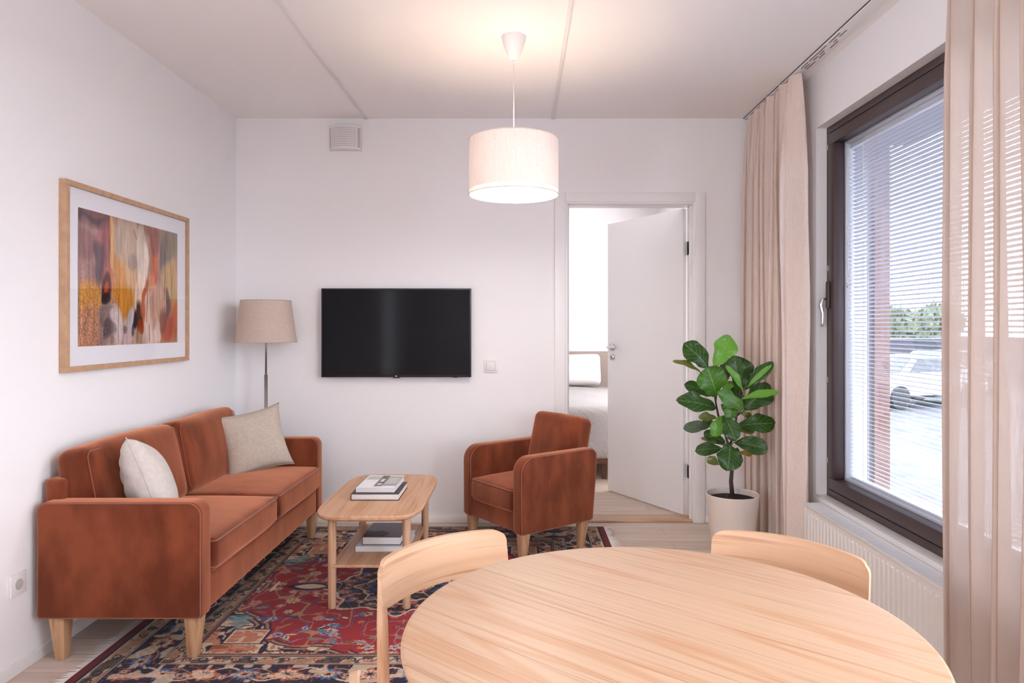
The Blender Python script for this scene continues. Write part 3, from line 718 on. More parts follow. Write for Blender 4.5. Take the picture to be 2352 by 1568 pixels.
b.add(V, [tuple(range(6))]); b.build('cover_print', mat('hill_ink', (.012, .012, .016), .4), tb)

# ------------------------------------------------------------------ round dining table
TC = Vector((.243, 1.217, 0)); TR = .447
dt = tag(empty('dining_table', TC), 'round oak dining table in the foreground', 'dining table')
b = MB(); prf = [(0, .700), (TR-.045, .700), (TR-.028, .706), (TR-.006, .716), (TR-.001, .722), (TR, .727), (TR-.0015, .7305), (TR-.004, .732), (TR-.008, .7325)]
b.lathe(prf, n=160)
b.v.append((0, 0, .7325)); 
top_idx = [k*len(prf)+len(prf)-1 for k in range(160)]; b.f.append(tuple(top_idx))
b.build('tabletop', M['oak_table'], dt, smooth=True, auto=.5, merge=True)
b = MB(); b.lathe([(.30, .64), (.30, .70), (.318, .70), (.318, .64), (.30, .64)], n=64); b.build('apron', M['oak_x'], dt, auto=.5)
for k in (90, 175, 290, 0):
    a = math.radians(k); c, s = math.cos(a), math.sin(a)
    b = MB(); b.tube([(c*.350, s*.350, .0), (c*.325, s*.325, .700)], [.014, .022], 20); b.build('leg', M['oak_z'], dt, smooth=True, auto=.8)

# ------------------------------------------------------------------ dining chairs (face local -y)
def make_chair():
    t = empty('dining_chair')
    ob = []
    # backrest: bent plywood panel, ends forward
    Wd, zt, zb_, th = .186, .742, .640, .013
    NU, NV = 36, 12
    def pan(u, v, off):
        a = 2*u-1; x = a*Wd; bend = .055*(1-a*a)          # middle further back (+y)
        rr = .028; zz = zb_+(zt-zb_)*v
        # rounded corners
        hx_ = abs(x)-(Wd-rr); hz_ = max(zz-(zt-rr), (zb_+rr)-zz)
        if hx_ > 0 and hz_ > 0:
            L = math.hypot(hx_, hz_)
            k = max(hx_, hz_)/L if L > 0 else 1
            x = math.copysign(Wd-rr+hx_*k, a)
            zz = (zt-rr+hz_*k) if zz > (zt+zb_)/2 else (zb_+rr-hz_*k)
        y = bend + .012*(zz-zb_)/(zt-zb_) + off
        zz += .006*(1-a*a)*(v-.3)
        return (x, y+.09*0, zz)
    us = NU
    b = MB(); b.grid(lambda u, v: pan(u, v, -th/2), NU, NV); b.grid(lambda u, v: pan(u, v, th/2), NU, NV)
    # rim
    n1 = (NU+1)*(NV+1)
    loop = [i*(NV+1) for i in range(NU+1)]+[NU*(NV+1)+j for j in range(1, NV+1)]+[i*(NV+1)+NV for i in range(NU-1, -1, -1)]+[j for j in range(NV-1, 0, -1)]
    for q in range(len(loop)):
        a, c = loop[q], loop[(q+1) % len(loop)]; b.f.append((a, c, c+n1, a+n1))
    o = b.build('backrest', M['oak_back'], t, bevel=0, smooth=True, auto=.7)
    # rear legs rise to the panel
    for s in (-1, 1):
        b = MB(); b.tube([(s*.178, .040, 0), (s*.170, .024, .30), (s*.166, .022, .45), (s*.160, .036, .60), (s*.156, .044, .70)], [.0115, .0135, .0145, .0125, .010], 16)
        b.build('leg', M['oak_z'], t, smooth=True, auto=.8)
        b = MB(); b.tube([(s*.165, -.345, 0), (s*.158, -.32, .435)], [.011, .0145], 16); b.build('leg', M['oak_z'], t, smooth=True, auto=.8)
    # seat
    so = []
    for k in range(72):
        a = 2*PI*k/72; c, s = math.cos(a), math.sin(a); e = 2/4.5
        w = .185-.0*s
        so.append((w*math.copysign(abs(c)**e, c), -.165+.185*math.copysign(abs(s)**e, s)))
    def rg(k, z): return [Vector((x*(1-k), -.165+(y+.165)*(1-k), z)) for x, y in so]
    b = MB(); b.loft([rg(.03, .436), rg(0, .442), rg(0, .450), rg(.02, .455), rg(.12, .4545), rg(.4, .451), rg(.8, .4475)])
    b.build('seat', M['oak_y'], t, smooth=True, auto=.6)
    b = MB(); b.box((-.16, -.012, .40), (.16, .006, .436)); b.box((-.15, -.335, .40), (.15, -.315, .436))
    for s in (-1, 1): b.box((s*.160-.009, -.32, .40), (s*.160+.009, 0, .436))
    b.build('seat_rail', M['oak_x'], t)
    return t
def copy_tree(o, parent=None):
    c = o.copy(); COL.objects.link(c)
    if parent is not None: c.parent = parent
    for ch in o.children: copy_tree(ch, c)
    return c
chair0 = make_chair()
spots = [((-.168, 1.635), (-.237, .25), 'oak dining chair at the far left of the round table, beside the coffee table'),
         ((.623, 1.635), (.24, .265), 'oak dining chair pushed in on the window side of the round table'),
         ((-.127, .927), (-.77, -.64), 'oak dining chair nearest the sofa end, only its backrest tip showing below')]
for i, (p, nrm, lab) in enumerate(spots):
    c = chair0 if i == 0 else copy_tree(chair0)
    n = Vector(nrm).normalized(); c.location = (p[0], p[1], 0); c.rotation_euler = (0, 0, math.atan2(-n.x, n.y))
    tag(c, lab, 'chair', 'oak dining chairs around the round table')

# ------------------------------------------------------------------ pendant lamp
PX, PY = -.030, 3.20
pd = tag(empty('pendant_lamp', (PX, PY, CH)), 'lit pendant lamp with cream drum shade hanging from the ceiling', 'lamp')
SR, SZ0, SZ1 = .206, 1.868-CH, 2.121-CH
b = MB(); b.lathe([(SR, SZ0), (SR, SZ1)], n=96); b.build('lamp_shade', M['shade_lit'], pd, smooth=True)
M['rim'] = mat('shade_rim_tape', (.72, .60, .54), .8)
for z, nm in ((SZ0, 'lower_rim'), (SZ1, 'upper_rim')):
    b = MB(); b.tube([(SR*math.cos(2*PI*k/96), SR*math.sin(2*PI*k/96), z) for k in range(97)], .0025, 6, caps=False)
    b.build(nm, M['rim'], pd, smooth=True)
b = MB(); b.lathe([(0, SZ0+.012), (SR-.006, SZ0+.012)], n=64)
b.build('diffuser', mat('lit_diffuser', (.9, .85, .8), .6, emis=((1, .93, .85), 17)), pd, smooth=True)
b = MB(); b.lathe([(0, SZ0+.016), (SR-.004, SZ0+.016)], n=64); b.build('diffuser_light_block', M['plastic'], pd, smooth=True)  # added disc, keeps the diffuser's glow off the ceiling
b = MB(); b.lathe([(0, -.108), (.010, -.108), (.018, -.103), (.030, -.09), (.047, -.045), (.056, -.012), (.0575, 0), (0, 0)], n=48); b.build('ceiling_cup', M['plastic'], pd, smooth=True, auto=.9)
b = MB(); b.tube([(0, 0, -.10), (0, 0, SZ1-.02)], .0028, 8); b.tube([(0, 0, -.125), (0, 0, -.105)], .005, 8); b.build('cable', M['cord'], pd, smooth=True)
b = MB()
for k in range(3):
    a = 2*PI*k/3+.5; b.tube([(0, 0, SZ1-.03), (SR*math.cos(a), SR*math.sin(a), SZ1-.004)], .002, 6)
b.tube([(0, 0, SZ1-.02), (0, 0, SZ1-.09)], .018, 16); b.build('lamp_holder', M['plastic'], pd)
b = MB(); b.lathe([(0, SZ1-.185), (.02, SZ1-.18), (.033, SZ1-.155), (.035, SZ1-.135), (.022, SZ1-.105), (.015, SZ1-.09)], n=24); b.build('bulb', mat('lit_bulb', (1, .9, .8), .4, emis=((1, .72, .42), 6)), pd, smooth=True)
pl = lamp('pendant_bulb_light', 'POINT', (0, 0, SZ1-.14), (0, 0, 0), 18, (1.0, .78, .60), shadow_soft_size=.045); pl.parent = pd

# ------------------------------------------------------------------ floor lamp
FX, FY = -1.563, 4.255
fl = tag(empty('floor_lamp', (FX, FY, 0)), 'unlit floor lamp with beige tapered shade and steel pole in the corner', 'lamp')
b = MB(); b.lathe([(.182, 1.166), (.148, 1.420)], n=72); b.build('lamp_shade', M['shade'], fl, smooth=True)
for r, z, nm in ((.182, 1.166, 'lower_rim'), (.148, 1.420, 'upper_rim')):
    b = MB(); b.tube([(r*math.cos(2*PI*k/72), r*math.sin(2*PI*k/72), z) for k in range(73)], .0022, 6, caps=False)
    b.build(nm, M['linen'], fl, smooth=True)
b = MB(); b.tube([(0, 0, .96), (0, 0, 1.40)], .0065, 16); b.build('pole', M['steel'], fl, smooth=True)
b = MB(); b.tube([(0, 0, .02), (0, 0, .965)], .0105, 16); b.build('lower_pole', M['steel'], fl, smooth=True)
b = MB(); b.lathe([(0, 0), (.088, 0), (.09, .006), (.085, .018), (.02, .024), (0, .025)], n=48); b.build('base', M['steel'], fl, smooth=True, auto=.6)
b = MB()
for k in range(3):
    a = 2*PI*k/3; b.tube([(0, 0, 1.385), (.148*math.cos(a), .148*math.sin(a), 1.418)], .0018, 6)
b.tube([(0, 0, 1.30), (0, 0, 1.38)], .016, 14); b.build('lamp_holder', M['plastic'], fl)

# ------------------------------------------------------------------ television, switch, vent, socket
tv = tag(empty('television', (-.789, YB, 1.22)), 'black flat television mounted on the back wall', 'television')
ZT = 4.405; tw, th = 344*ZT/FPX/2, 204*ZT/FPX/2
Mt = T(((738+1082)/2-VX)*ZT/FPX+.789, 0, H-(764-VY)*ZT/FPX-1.22)
MB().box((-tw, ZT-YB, -th), (tw, ZT-YB+.03, th), Mt).build('bezel', M['black'], tv, bevel=.002)
MB().box((-tw+.008, ZT-YB-.0012, -th+.016), (tw-.008, ZT-YB+.001, th-.009), Mt).build('screen', M['screen'], tv)
MB().box((-.14, ZT-YB+.03, -.12), (.14, -.001, .12), Mt).build('wall_bracket', M['black'], tv)
MB().box((-.006, ZT-YB-.0022, -th+.004), (.006, ZT-YB, -th+.0095), Mt).build('badge', mat('silver_badge', (.7, .66, .62), .3, metal=.5), tv)
MB().box((-.022, ZT-YB+.002, -th-.006), (.022, ZT-YB+.02, -th), Mt).build('sensor', M['black'], tv, bevel=.002)
MB().box((.36, ZT-YB+.004, -th-.003), (.39, ZT-YB+.02, -th), Mt).build('foot_socket', M['black'], tv)

sw = tag(empty('light_switch', (P(1127, 840, YB).x, YB, P(1127, 840, YB).z)), 'square white light switch on the back wall right of the television', 'light switch')
MB().box((-.043, -.009, -.043), (.043, 0, .043)).build('plate', M['plastic'], sw, bevel=.003)
MB().box((-.029, -.0095, -.030), (.029, -.008, .030)).build('rocker_gap', mat('grey_gap', (.25, .23, .23), .6), sw)
MB().box((-.0275, -.0135, -.0285), (.0275, -.009, .0285)).build('rocker', M['plastic'], sw, bevel=.0015)

vt = tag(empty('air_vent', (P(795, 320, YB).x, YB, P(795, 320, YB).z)), 'white curved perforated air vent high on the back wall', 'vent')
hw, hh = .102, .076
def vprof(k, n): 
    a = -1+2*k/n; return a*hw, -.022-.045*(1-a*a)
b = MB(); n = 24
ringsv = []
for z in (-hh, hh): ringsv.append([Vector((vprof(k, n)[0], vprof(k, n)[1], z)) for k in range(n+1)]+[Vector((hw, 0, z)), Vector((-hw, 0, z))])
b.loft(ringsv); b.build('housing', M['plastic'], vt, smooth=True, auto=.5)
b = MB()                               # holes
for i in range(17):
    a = -.74+1.42*i/16; x = a*hw; y = -.0225-.045*(1-a*a); sl = .045*2*a/hw; t = Vector((1, sl, 0)).normalized()
    for j in range(11):
        z = -hh*.72+hh*1.50*j/10; c = Vector((x, y, z)); r = .0024
        V = [c+t*r*math.cos(q*PI/4)+Vector((0, 0, r*math.sin(q*PI/4))) for q in range(8)]
        b.add(V, [tuple(range(8))])
b.build('holes', mat('vent_hole', (.22, .19, .19), .8), vt)
M['vg'] = mat('vent_grille', (.42, .38, .38), .7)
for (a0, a1) in ((.80, .955), (-.955, -.86)):
    b = MB()
    for z0_ in np.linspace(-hh*.80, hh*.76, 22):
        V = []
        for a in (a0, a1):
            for z in (z0_, z0_+.0036): V.append(Vector((a*hw, -.0226-.045*(1-a*a), z)))
        b.add([V[0], V[2], V[3], V[1]], [(0, 1, 2, 3)])
    b.build('side_grille', M['vg'], vt)
so = tag(empty('wall_socket', (XL, 2.515, .325)), 'white wall socket low on the left wall beside the sofa', 'socket')
MB().box((0, -.04, -.04), (.010, .04, .04)).build('plate', M['plastic'], so, bevel=.003)
b = MB(); b.tube([(.0102, 0, 0), (.0108, 0, 0)], .02, 20); b.build('recess', mat('socket_recess', (.5, .48, .48), .5), so)

# ------------------------------------------------------------------ picture
def srgb(c): return np.array(lin(*c))
def vnoise(nx, ny, fx, fy, rs):
    g = rs.rand(fy+2, fx+2); X = np.linspace(0, fx, nx); Y = np.linspace(0, fy, ny)
    xi = X.astype(int); yi = Y.astype(int); xf = X-xi; yf = Y-yi; xf = xf*xf*(3-2*xf); yf = yf*yf*(3-2*yf)
    a = g[np.ix_(yi, xi)]; b = g[np.ix_(yi, xi+1)]; c = g[np.ix_(yi+1, xi)]; d = g[np.ix_(yi+1, xi+1)]
    return (a*(1-xf)+b*xf)*(1-yf)[:, None]+(c*(1-xf)+d*xf)*yf[:, None]
def color_grid(name, nx, ny, posfn, img, material, parent=None):
    V = [posfn(i/(nx-1), j/(ny-1)) for j in range(ny) for i in range(nx)]
    F = [(j*nx+i, j*nx+i+1, (j+1)*nx+i+1, (j+1)*nx+i) for j in range(ny-1) for i in range(nx-1)]
    me = bpy.data.meshes.new(name); me.from_pydata(V, [], F); me.update()
    at = me.color_attributes.new('Col', 'FLOAT_COLOR', 'POINT')
    arr = np.ones((ny*nx, 4), dtype=np.float32); arr[:, :3] = img.reshape(-1, 3); at.data.foreach_set('color', arr.ravel())
    return put(name, me, material, parent)

PY0, PY1, PZ0, PZ1 = 2.745, 3.765, 1.077, 1.848
pic = tag(empty('framed_picture', (XL, (PY0+PY1)/2, (PZ0+PZ1)/2)), 'oak framed abstract painting in rust and ochre on the left wall', 'picture')
def pc(o): o.parent = pic; o.matrix_parent_inverse = Matrix.Translation(-pic.location); return o
b = MB(); ring(b, XL+.001, XL+.031, PY0, PY1, PZ0, PZ1, .022); pc(b.build('frame', M['oak_frame'], bevel=.001, seg=1))
b = MB(); b.box((XL+.001, PY0+.02, PZ0+.02), (XL+.018, PY1-.02, PZ1-.02)); pc(b.build('mat_board', M['mat_board']))
iy0, iy1, iz0, iz1 = 2.835, 3.655, 1.178, 1.750
nx, ny = 380, 270
rs = np.random.RandomState(5)
U, Vv = np.meshgrid(np.linspace(0, 1, nx), np.linspace(0, 1, ny))      # Vv: 0 top
wx = (vnoise(nx, ny, 9, 3, rs)-.5)*.10+(vnoise(nx, ny, 30, 8, rs)-.5)*.03
wy = (vnoise(nx, ny, 7, 4, rs)-.5)*.12
Uw, Vw = U+wx, Vv+wy
img = np.ones((ny, nx, 3))*srgb((178, 150, 136))
def blob(cu, cv, ru, rv, col, al=.9, pw=2.4):
    d = (np.abs((Uw-cu)/ru)**pw+np.abs((Vw-cv)/rv)**pw); k = al*np.clip(1.6-1.6*d, 0, 1)**.8
    for q in range(3): img[:, :, q] = img[:, :, q]*(1-k)+srgb(col)[q]*k
for a in [
 (.10, .03, .5, .10, (120, 82, 84)), (.12, .10, .22, .06, (84, 70, 78)), (.55, .03, .3, .07, (160, 116, 104)), (.08, .35, .14, .28, (172, 140, 138)), (.06, .28, .10, .12, (150, 118, 120)),
 (.07, .66, .12, .16, (196, 150, 96)), (.07, .88, .12, .2, (186, 142, 120)), (.22, .34, .08, .3, (160, 108, 112)), (.30, .25, .045, .24, (226, 184, 132)), (.25, .55, .07, .12, (190, 128, 110)),
 (.15, .42, .035, .18, (92, 78, 88), .8), (.44, .25, .13, .28, (200, 182, 166)), (.42, .50, .13, .2, (206, 174, 142)), (.47, .33, .05, .10, (150, 140, 142), .6), (.58, .3, .07, .26, (232, 218, 208)), (.57, .60, .06, .2, (238, 214, 198)),
 (.38, .68, .13, .14, (190, 138, 74)), (.36, .52, .05, .22, (204, 150, 92), .7), (.24, .86, .11, .18, (150, 132, 130)), (.30, .88, .05, .18, (214, 200, 198)), (.42, .88, .10, .16, (196, 180, 178)), (.46, .75, .05, .1, (190, 186, 188)),
 (.72, .30, .055, .30, (200, 112, 78)), (.73, .1, .06, .18, (142, 92, 84)), (.68, .55, .06, .18, (214, 150, 118)), (.72, .75, .10, .30, (222, 196, 184)), (.70, .93, .10, .12, (216, 194, 186)), (.76, .62, .05, .2, (200, 166, 150)),
 (.90, .14, .12, .18, (140, 130, 112)), (.83, .25, .04, .2, (120, 108, 106)), (.90, .45, .10, .24, (200, 172, 132)), (.94, .52, .04, .3, (190, 160, 120)), (.95, .80, .08, .22, (188, 104, 72)), (.86, .88, .10, .18, (166, 80, 60)), (.80, .80, .06, .16, (124, 74, 70)), (.84, .65, .025, .1, (104, 70, 70)),
 (.225, .58, .05, .12, (84, 48, 50), .95), (.225, .60, .02, .05, (176, 90, 50)), (.22, .68, .045, .05, (36, 26, 34)), (.53, .77, .042, .10, (34, 26, 40), .97), (.59, .74, .045, .12, (66, 36, 40), .95), (.60, .84, .04, .08, (150, 72, 44), .9), (.50, .86, .02, .08, (50, 44, 60), .8),
 (.64, .62, .025, .2, (170, 96, 62), .8), (.24, .90, .035, .08, (60, 44, 52), .6), (.38, .86, .03, .05, (84, 60, 60), .6)]: blob(*a)
def streak(u0, v0, v1, w, col, al=.8, sl=0):
    cu = u0+sl*(Vv-v0)+wx*.25; k = al*np.clip(1-np.abs(U-cu)/w, 0, 1)*((Vv > v0) & (Vv < v1))
    for q in range(3): img[:, :, q] = img[:, :, q]*(1-k)+srgb(col)[q]*k
for s in [(.845, .18, .62, .008, (70, 62, 70)), (.64, .46, .82, .006, (80, 60, 60), .8, -.06), (.88, .58, .93, .006, (90, 50, 50), .8, .08), (.93, .40, .70, .005, (110, 90, 80)), (.36, .60, .98, .005, (60, 50, 56), .7), (.53, .85, .98, .004, (60, 50, 60)), (.65, .84, .98, .006, (50, 40, 44)), (.5, .06, .14, .01, (130, 80, 70), .8, .35), (.86, .02, .10, .006, (80, 60, 64)), (.93, .6, .95, .004, (110, 60, 50), .6, -.05)]: streak(*s)
sp = vnoise(nx, ny, 150, 110, rs); sp2 = .5*vnoise(nx, ny, 110, 9, rs)+.5*vnoise(nx, ny, 45, 4, rs)
mask = np.clip((.42-U)*4, 0, 1)*np.clip((Vv-.25)*2, 0, 1)
img *= (1+(sp[..., None]-.5)*(.10+.75*mask[..., None]))*(1+(sp2[..., None]-.5)*.75)
img = np.clip(img.mean(2, keepdims=True)*-.25+img*1.25, .003, .9)**1.12
M['print'] = attr_mat('abstract_print', rough=.6)
pc(color_grid('print', nx, ny, lambda u, v: (XL+.0195, iy0+(iy1-iy0)*u, iz1-(iz1-iz0)*v), img, M['print']))
b = MB(); b.box((XL+.024, PY0+.02, PZ0+.02), (XL+.026, PY1-.02, PZ1-.02)); pc(b.build('glazing', M['picture_glass']))

# ------------------------------------------------------------------ rug
RX0_, RX1_, RY0_, RY1_ = -1.605, .521, 2.34, 4.336
rug = tag(empty('rug', ((RX0_+RX1_)/2, (RY0_+RY1_)/2, 0)), 'red and navy patterned oriental rug with white fringe under the sofa and coffee table', 'rug')
W, L = RX1_-RX0_, RY1_-RY0_
NX, NY = 560, 520
rs = np.random.RandomState(21)
X, Y = np.meshgrid(np.linspace(0, W, NX), np.linspace(0, L, NY))
col = lambda r, g, b: np.array(lin(r, g, b))
RED, DRED, NAVY, CREAM, TAN, BLUE, TEAL, ORG, BLK, PINK = col(150, 26, 34), col(98, 16, 26), col(30, 22, 48), col(214, 186, 160), col(170, 124, 92), col(66, 86, 140), col(72, 130, 140), col(180, 92, 54), col(26, 16, 24), col(190, 120, 110)
I = np.zeros((NY, NX, 3)); I[:] = RED
def paint(mask, c, al=1.0):
    k = np.clip(mask.astype(float), 0, 1)[..., None]*al; I[:] = I*(1-k)+c*k
dxe = np.minimum(X, W-X)-.032; dy = np.minimum(Y, L-Y); dd = np.minimum(dxe, dy)
along = np.where(dxe < dy, Y-L/2, X-W/2)
cxm, cym = np.abs(X-W/2), np.abs(Y-L/2)          # mirrored coordinates
n1 = vnoise(NX, NY, 60, 56, rs); n2 = vnoise(NX, NY, 24, 22, rs)
def mirror(a): 
    a = (a+a[:, ::-1])/2; a = (a+a[::-1, :])/2; return a
n1m, n2m = mirror(vnoise(NX, NY, 70, 66, rs)), mirror(vnoise(NX, NY, 30, 28, rs))
def rosette(px, py, r, c1, c2, c3, pet=6, ecc=1.0, rot=0):
    x = cxm-px; y = cym-py; xr = x*math.cos(rot)+y*math.sin(rot); yr = (-x*math.sin(rot)+y*math.cos(rot))/ecc
    d = np.sqrt(xr*xr+yr*yr); a = np.arctan2(yr, xr); e = r*(.82+.18*np.cos(pet*a))
    paint(d < e, c1); paint(d < e*.72, c2); paint((d < e*.55) & (np.cos(pet*a) > -.2), c1); paint(d < r*.28, c3)
def leaf2(px, py, l, w, rot, c, c2=None):
    x = cxm-px; y = cym-py; xr = x*math.cos(rot)+y*math.sin(rot); yr = -x*math.sin(rot)+y*math.cos(rot)
    m = (np.abs(xr) < l) & (np.abs(yr-.25*w*np.sin(xr/l*3)) < w*(1-(xr/l)**2)); paint(m, c)
    if c2 is not None: paint((np.abs(xr) < l*.7) & (np.abs(yr) < w*.4*(1-(xr/l)**2)), c2)
ring_ = dd > .315
th_ = np.arctan2(cym, cxm)
# field sprinkles
vine = np.abs(n2m-.5) < .012; paint(vine & ring_, TAN)
vine2 = np.abs(n2m-.43) < .007; paint(vine2 & ring_, BLUE)
pal = [CREAM, BLUE, PINK, ORG, NAVY, TAN, TEAL]
for k in range(150):
    px, py = rs.uniform(0, W/2-.30), rs.uniform(0, L/2-.30)
    if rs.rand() < .45: rosette(px, py, rs.uniform(.014, .034), pal[rs.randint(3)], pal[rs.randint(7)], pal[rs.randint(7)], rs.randint(5, 9), 1, rs.rand()*3)
    else: leaf2(px, py, rs.uniform(.016, .045), rs.uniform(.006, .013), rs.rand()*3.14, pal[rs.randint(7)], pal[rs.randint(7)])
# corner spandrels: cream ground
fx, fy = W/2-.35, L/2-.315
q = (cxm/fx)**2.0+(cym/fy)**2.0+.10*np.cos(10*th_)+.05*np.sign(np.cos(26*th_))
sp_ = (q > 1.06) & ring_
edge = (np.abs(q-1.06) < .045) & ring_; edge2 = (np.abs(q-1.06) < .018) & ring_
save = I.copy(); paint(sp_, CREAM)
paint(sp_ & (np.abs(n2m-.47) < .02), NAVY); paint(sp_ & (np.abs(n1m-.5) < .018), DRED); paint(sp_ & (n1m > .60), NAVY); paint(sp_ & (n1m < .38), TAN); paint(sp_ & (n2m > .62), ORG, .7)
paint(sp_ & (n2m < .36), TEAL, .7)
paint(edge, NAVY); paint(edge2, TAN)
# stepped panels
for (px, py, hw_, hh_) in ((W/2-.50, L/2-.46, .085, .07),):
    d1 = np.maximum(np.abs(cxm-px)/hw_, np.abs(cym-py)/hh_); m = d1 < 1
    paint(m & ring_, NAVY); paint((d1 < .86) & ring_, CREAM); paint((d1 < .76) & ring_, ORG, .8); paint((d1 < .76) & (np.abs(n1m-.5) < .04) & ring_, CREAM, .8)
# medallion
rho = np.sqrt((cxm/.36)**2+(cym/.30)**2); lob = 1+.10*np.cos(8*th_)+.05*np.cos(16*th_)
md = rho < lob
paint(md, BLK); paint(md & (np.abs(n2m-.5) < .015), CREAM, .6); paint(md & (np.abs(n1m-.5) < .02), DRED); paint(md & (n1m > .62), BLUE, .7); paint(md & (n1m < .36), PINK, .7)
paint(np.abs(rho-lob) < .022, CREAM); paint(np.abs(rho-lob*.62) < .018, CREAM, .9)
paint(rho < lob*.30, RED); paint(np.abs(rho-lob*.30) < .015, CREAM); rosette(0, 0, .06, BLUE, CREAM, ORG, 8)
for k in range(8):
    a = (k+.5)*PI/16; rosette(.36*.8*math.cos(a), .30*.8*math.sin(a), .022, PINK, NAVY, CREAM, 6)
pend = (cym < .05*(1-((cxm-.47)/.11)**2)) & (np.abs(cxm-.47) < .11); paint(pend, NAVY); paint((cym < .03*(1-((cxm-.47)/.08)**2)) & (np.abs(cxm-.47) < .08), CREAM)
# borders
def band(a, c): return (dd >= a) & (dd < c)
def stripe(a, c, colr): paint(band(a, c), colr)
stripe(-1, 0, DRED*1.25)
stripe(0, .012, NAVY); stripe(.012, .016, CREAM)
# minor borders
for (a, c) in ((.016, .072), (.238, .288)):
    stripe(a, c, CREAM*.75); m = band(a, c); mid = (a+c)/2; per = .062; s = (along % per)-per/2; t = dd-mid
    k = np.floor(along/per).astype(int)
    paint(m & (np.abs(t-.012*np.sin(along/per*2*PI)) < .0045), NAVY); r = np.sqrt(s*s+(t*1.1)**2)
    for w_, cc in ((0, DRED), (1, NAVY), (2, ORG)): paint(m & (r < .019) & (k % 3 == w_), cc)
    paint(m & (r < .010), CREAM); paint(m & (r < .005), NAVY); paint(m & (n1 > .62), BLK, .8); paint(m & (n1 < .36), TAN, .8)
for (a, c, cc) in ((.072, .077, NAVY), (.077, .081, CREAM), (.081, .086, NAVY), (.224, .229, NAVY), (.229, .233, CREAM), (.233, .238, DRED), (.288, .293, NAVY), (.293, .297, CREAM), (.297, .306, DRED), (.306, .310, TAN), (.310, .315, NAVY)): stripe(a, c, cc)
a, c = .086, .224; m = band(a, c); stripe(a, c, NAVY); mid = (a+c)/2; t = dd-mid; per = .30; ph_ = along/per*2*PI
paint(m & (np.abs(t-.046*np.sin(ph_)) < .0045), CREAM); paint(m & (np.abs(t+.040*np.sin(ph_*1.0+.9)) < .003), TAN); paint(m & (np.abs(t-.034*np.cos(ph_*2)) < .0028), PINK, .8)
for off, r0, cc, c2, c3, pet in ((.0, .050, ORG, CREAM, DRED, 8), (.5, .044, BLUE, TEAL, ORG, 10), (.25, .022, CREAM, DRED, NAVY, 5), (.75, .022, PINK, NAVY, CREAM, 5), (.12, .016, CREAM, ORG, NAVY, 5), (.62, .015, CREAM, DRED, CREAM, 5), (.38, .015, ORG, NAVY, CREAM, 5), (.88, .016, TAN, DRED, NAVY, 5)):
    s = ((along+per*off+per/2) % per)-per/2; tt = t-(.02*math.sin(off*40) if r0 < .03 else 0)
    rr_ = np.sqrt((s*.85)**2+tt**2); aa = np.arctan2(tt, s); e = r0*(.84+.16*np.cos(pet*aa))
    paint(m & (rr_ < e), cc); paint(m & (rr_ < e*.74), c2); paint(m & (rr_ < e*.55), c3); paint(m & (rr_ < e*.55) & (np.cos(pet*aa) > .2), CREAM); paint(m & (rr_ < r0*.2), NAVY)
paint(m & (n1 > .71), CREAM, .75); paint(m & (np.abs(n1-.40) < .014), ORG, .8)
I *= (1+(RNG.rand(NY, NX, 1)-.5)*.35)*(.92+.16*vnoise(NX, NY, 6, 6, rs)[..., None]); I = np.clip(I*.85, .002, .8)
M['rug'] = attr_mat('rug_pile', rough=.95, bump=(700, .5), sheen=.1)
pile = color_grid('pile', NX, NY, lambda u, v: (-W/2+W*u, -L/2+L*v, .0085), I, M['rug'], rug)
MB().box((-W/2, -L/2, .0005), (W/2, L/2, .0078)).build('backing', mat('rug_backing', (.10, .02, .025), .95), rug)
b = MB(); rr = random.Random(5)
for s in (-1, 1):
    n = 330
    for i in range(n):
        y = -L/2+L*(i+.5)/n; l = .045+.014*rr.random()+.012*math.sin(i*.12)*math.sin(i*.031); dyy = rr.uniform(-.012, .012); x0 = s*W/2; w_ = L/n*.62
        b.add([(x0, y-w_, .006), (x0, y+w_, .006), (x0+s*l*.55, y+dyy*.5+w_, .0045), (x0+s*l*.55, y+dyy*.5-w_, .0045), (x0+s*l, y+dyy+w_*.35, .0015), (x0+s*l, y+dyy-w_*.35, .0015), (x0+s*l*.5, y+dyy*.5, .007)],
              [(0, 1, 2, 3), (3, 2, 4, 5)])
fr = b.build('fringe', mat('cotton_fringe', (.82, .77, .73), .95, bump=(300, .4)), rug); fr['kind'] = 'stuff'

# ------------------------------------------------------------------ plant
PYD = 3.74; pxm = P(1682, 1132, PYD).x
plant = tag(empty('potted_fiddle_leaf_fig', (pxm, PYD, 0)), 'fiddle leaf fig with broad green leaves in a beige pot beside the door', 'plant')
b = MB(); b.lathe([(0, 0), (.092, 0), (.098, .006), (.141, .352), (.1415, .358), (.139, .361), (.134, .358), (.130, .345), (.122, .27), (0, .27)], n=64); b.build('pot', M['pot'], plant, smooth=True, auto=.6)
def soil(u, v):
    a = 2*PI*u; r = .129*v; return (r*math.cos(a), r*math.sin(a), .330+.006*math.sin(9*a+12*v)*v*(1-v)*3+.008*math.sin(5*a)*v*(1-v))
b = MB(); b.grid(soil, 48, 12); b.build('soil', M['soil'], plant, smooth=True, merge=True)
def Q(zx, zy, dyo=0):                  # point of the plant relative to its base
    p = P(1500+zx/3.017, 740+zy/3.017, PYD+dyo); return Vector((p.x-pxm, dyo, p.z))
b = MB(); b.tube([Q(548, 1190), Q(540, 1100), Q(546, 1020), Q(540, 930, .01), Q(525, 860, 0), Q(500, 780, -.01)], [.0125, .011, .010, .009, .008, .006], 12)
b.tube([Q(500, 780, -.01), Q(455, 660, -.01), Q(435, 560, 0), Q(425, 480, 0), Q(420, 300, .0)], [.006, .006, .005, .005, .003], 10)
b.tube([Q(525, 860), Q(565, 780, .02), Q(578, 650, .02), Q(590, 560, .01), Q(605, 470, .02), Q(590, 300, .03)], [.007, .0065, .006, .005, .005, .003], 10)
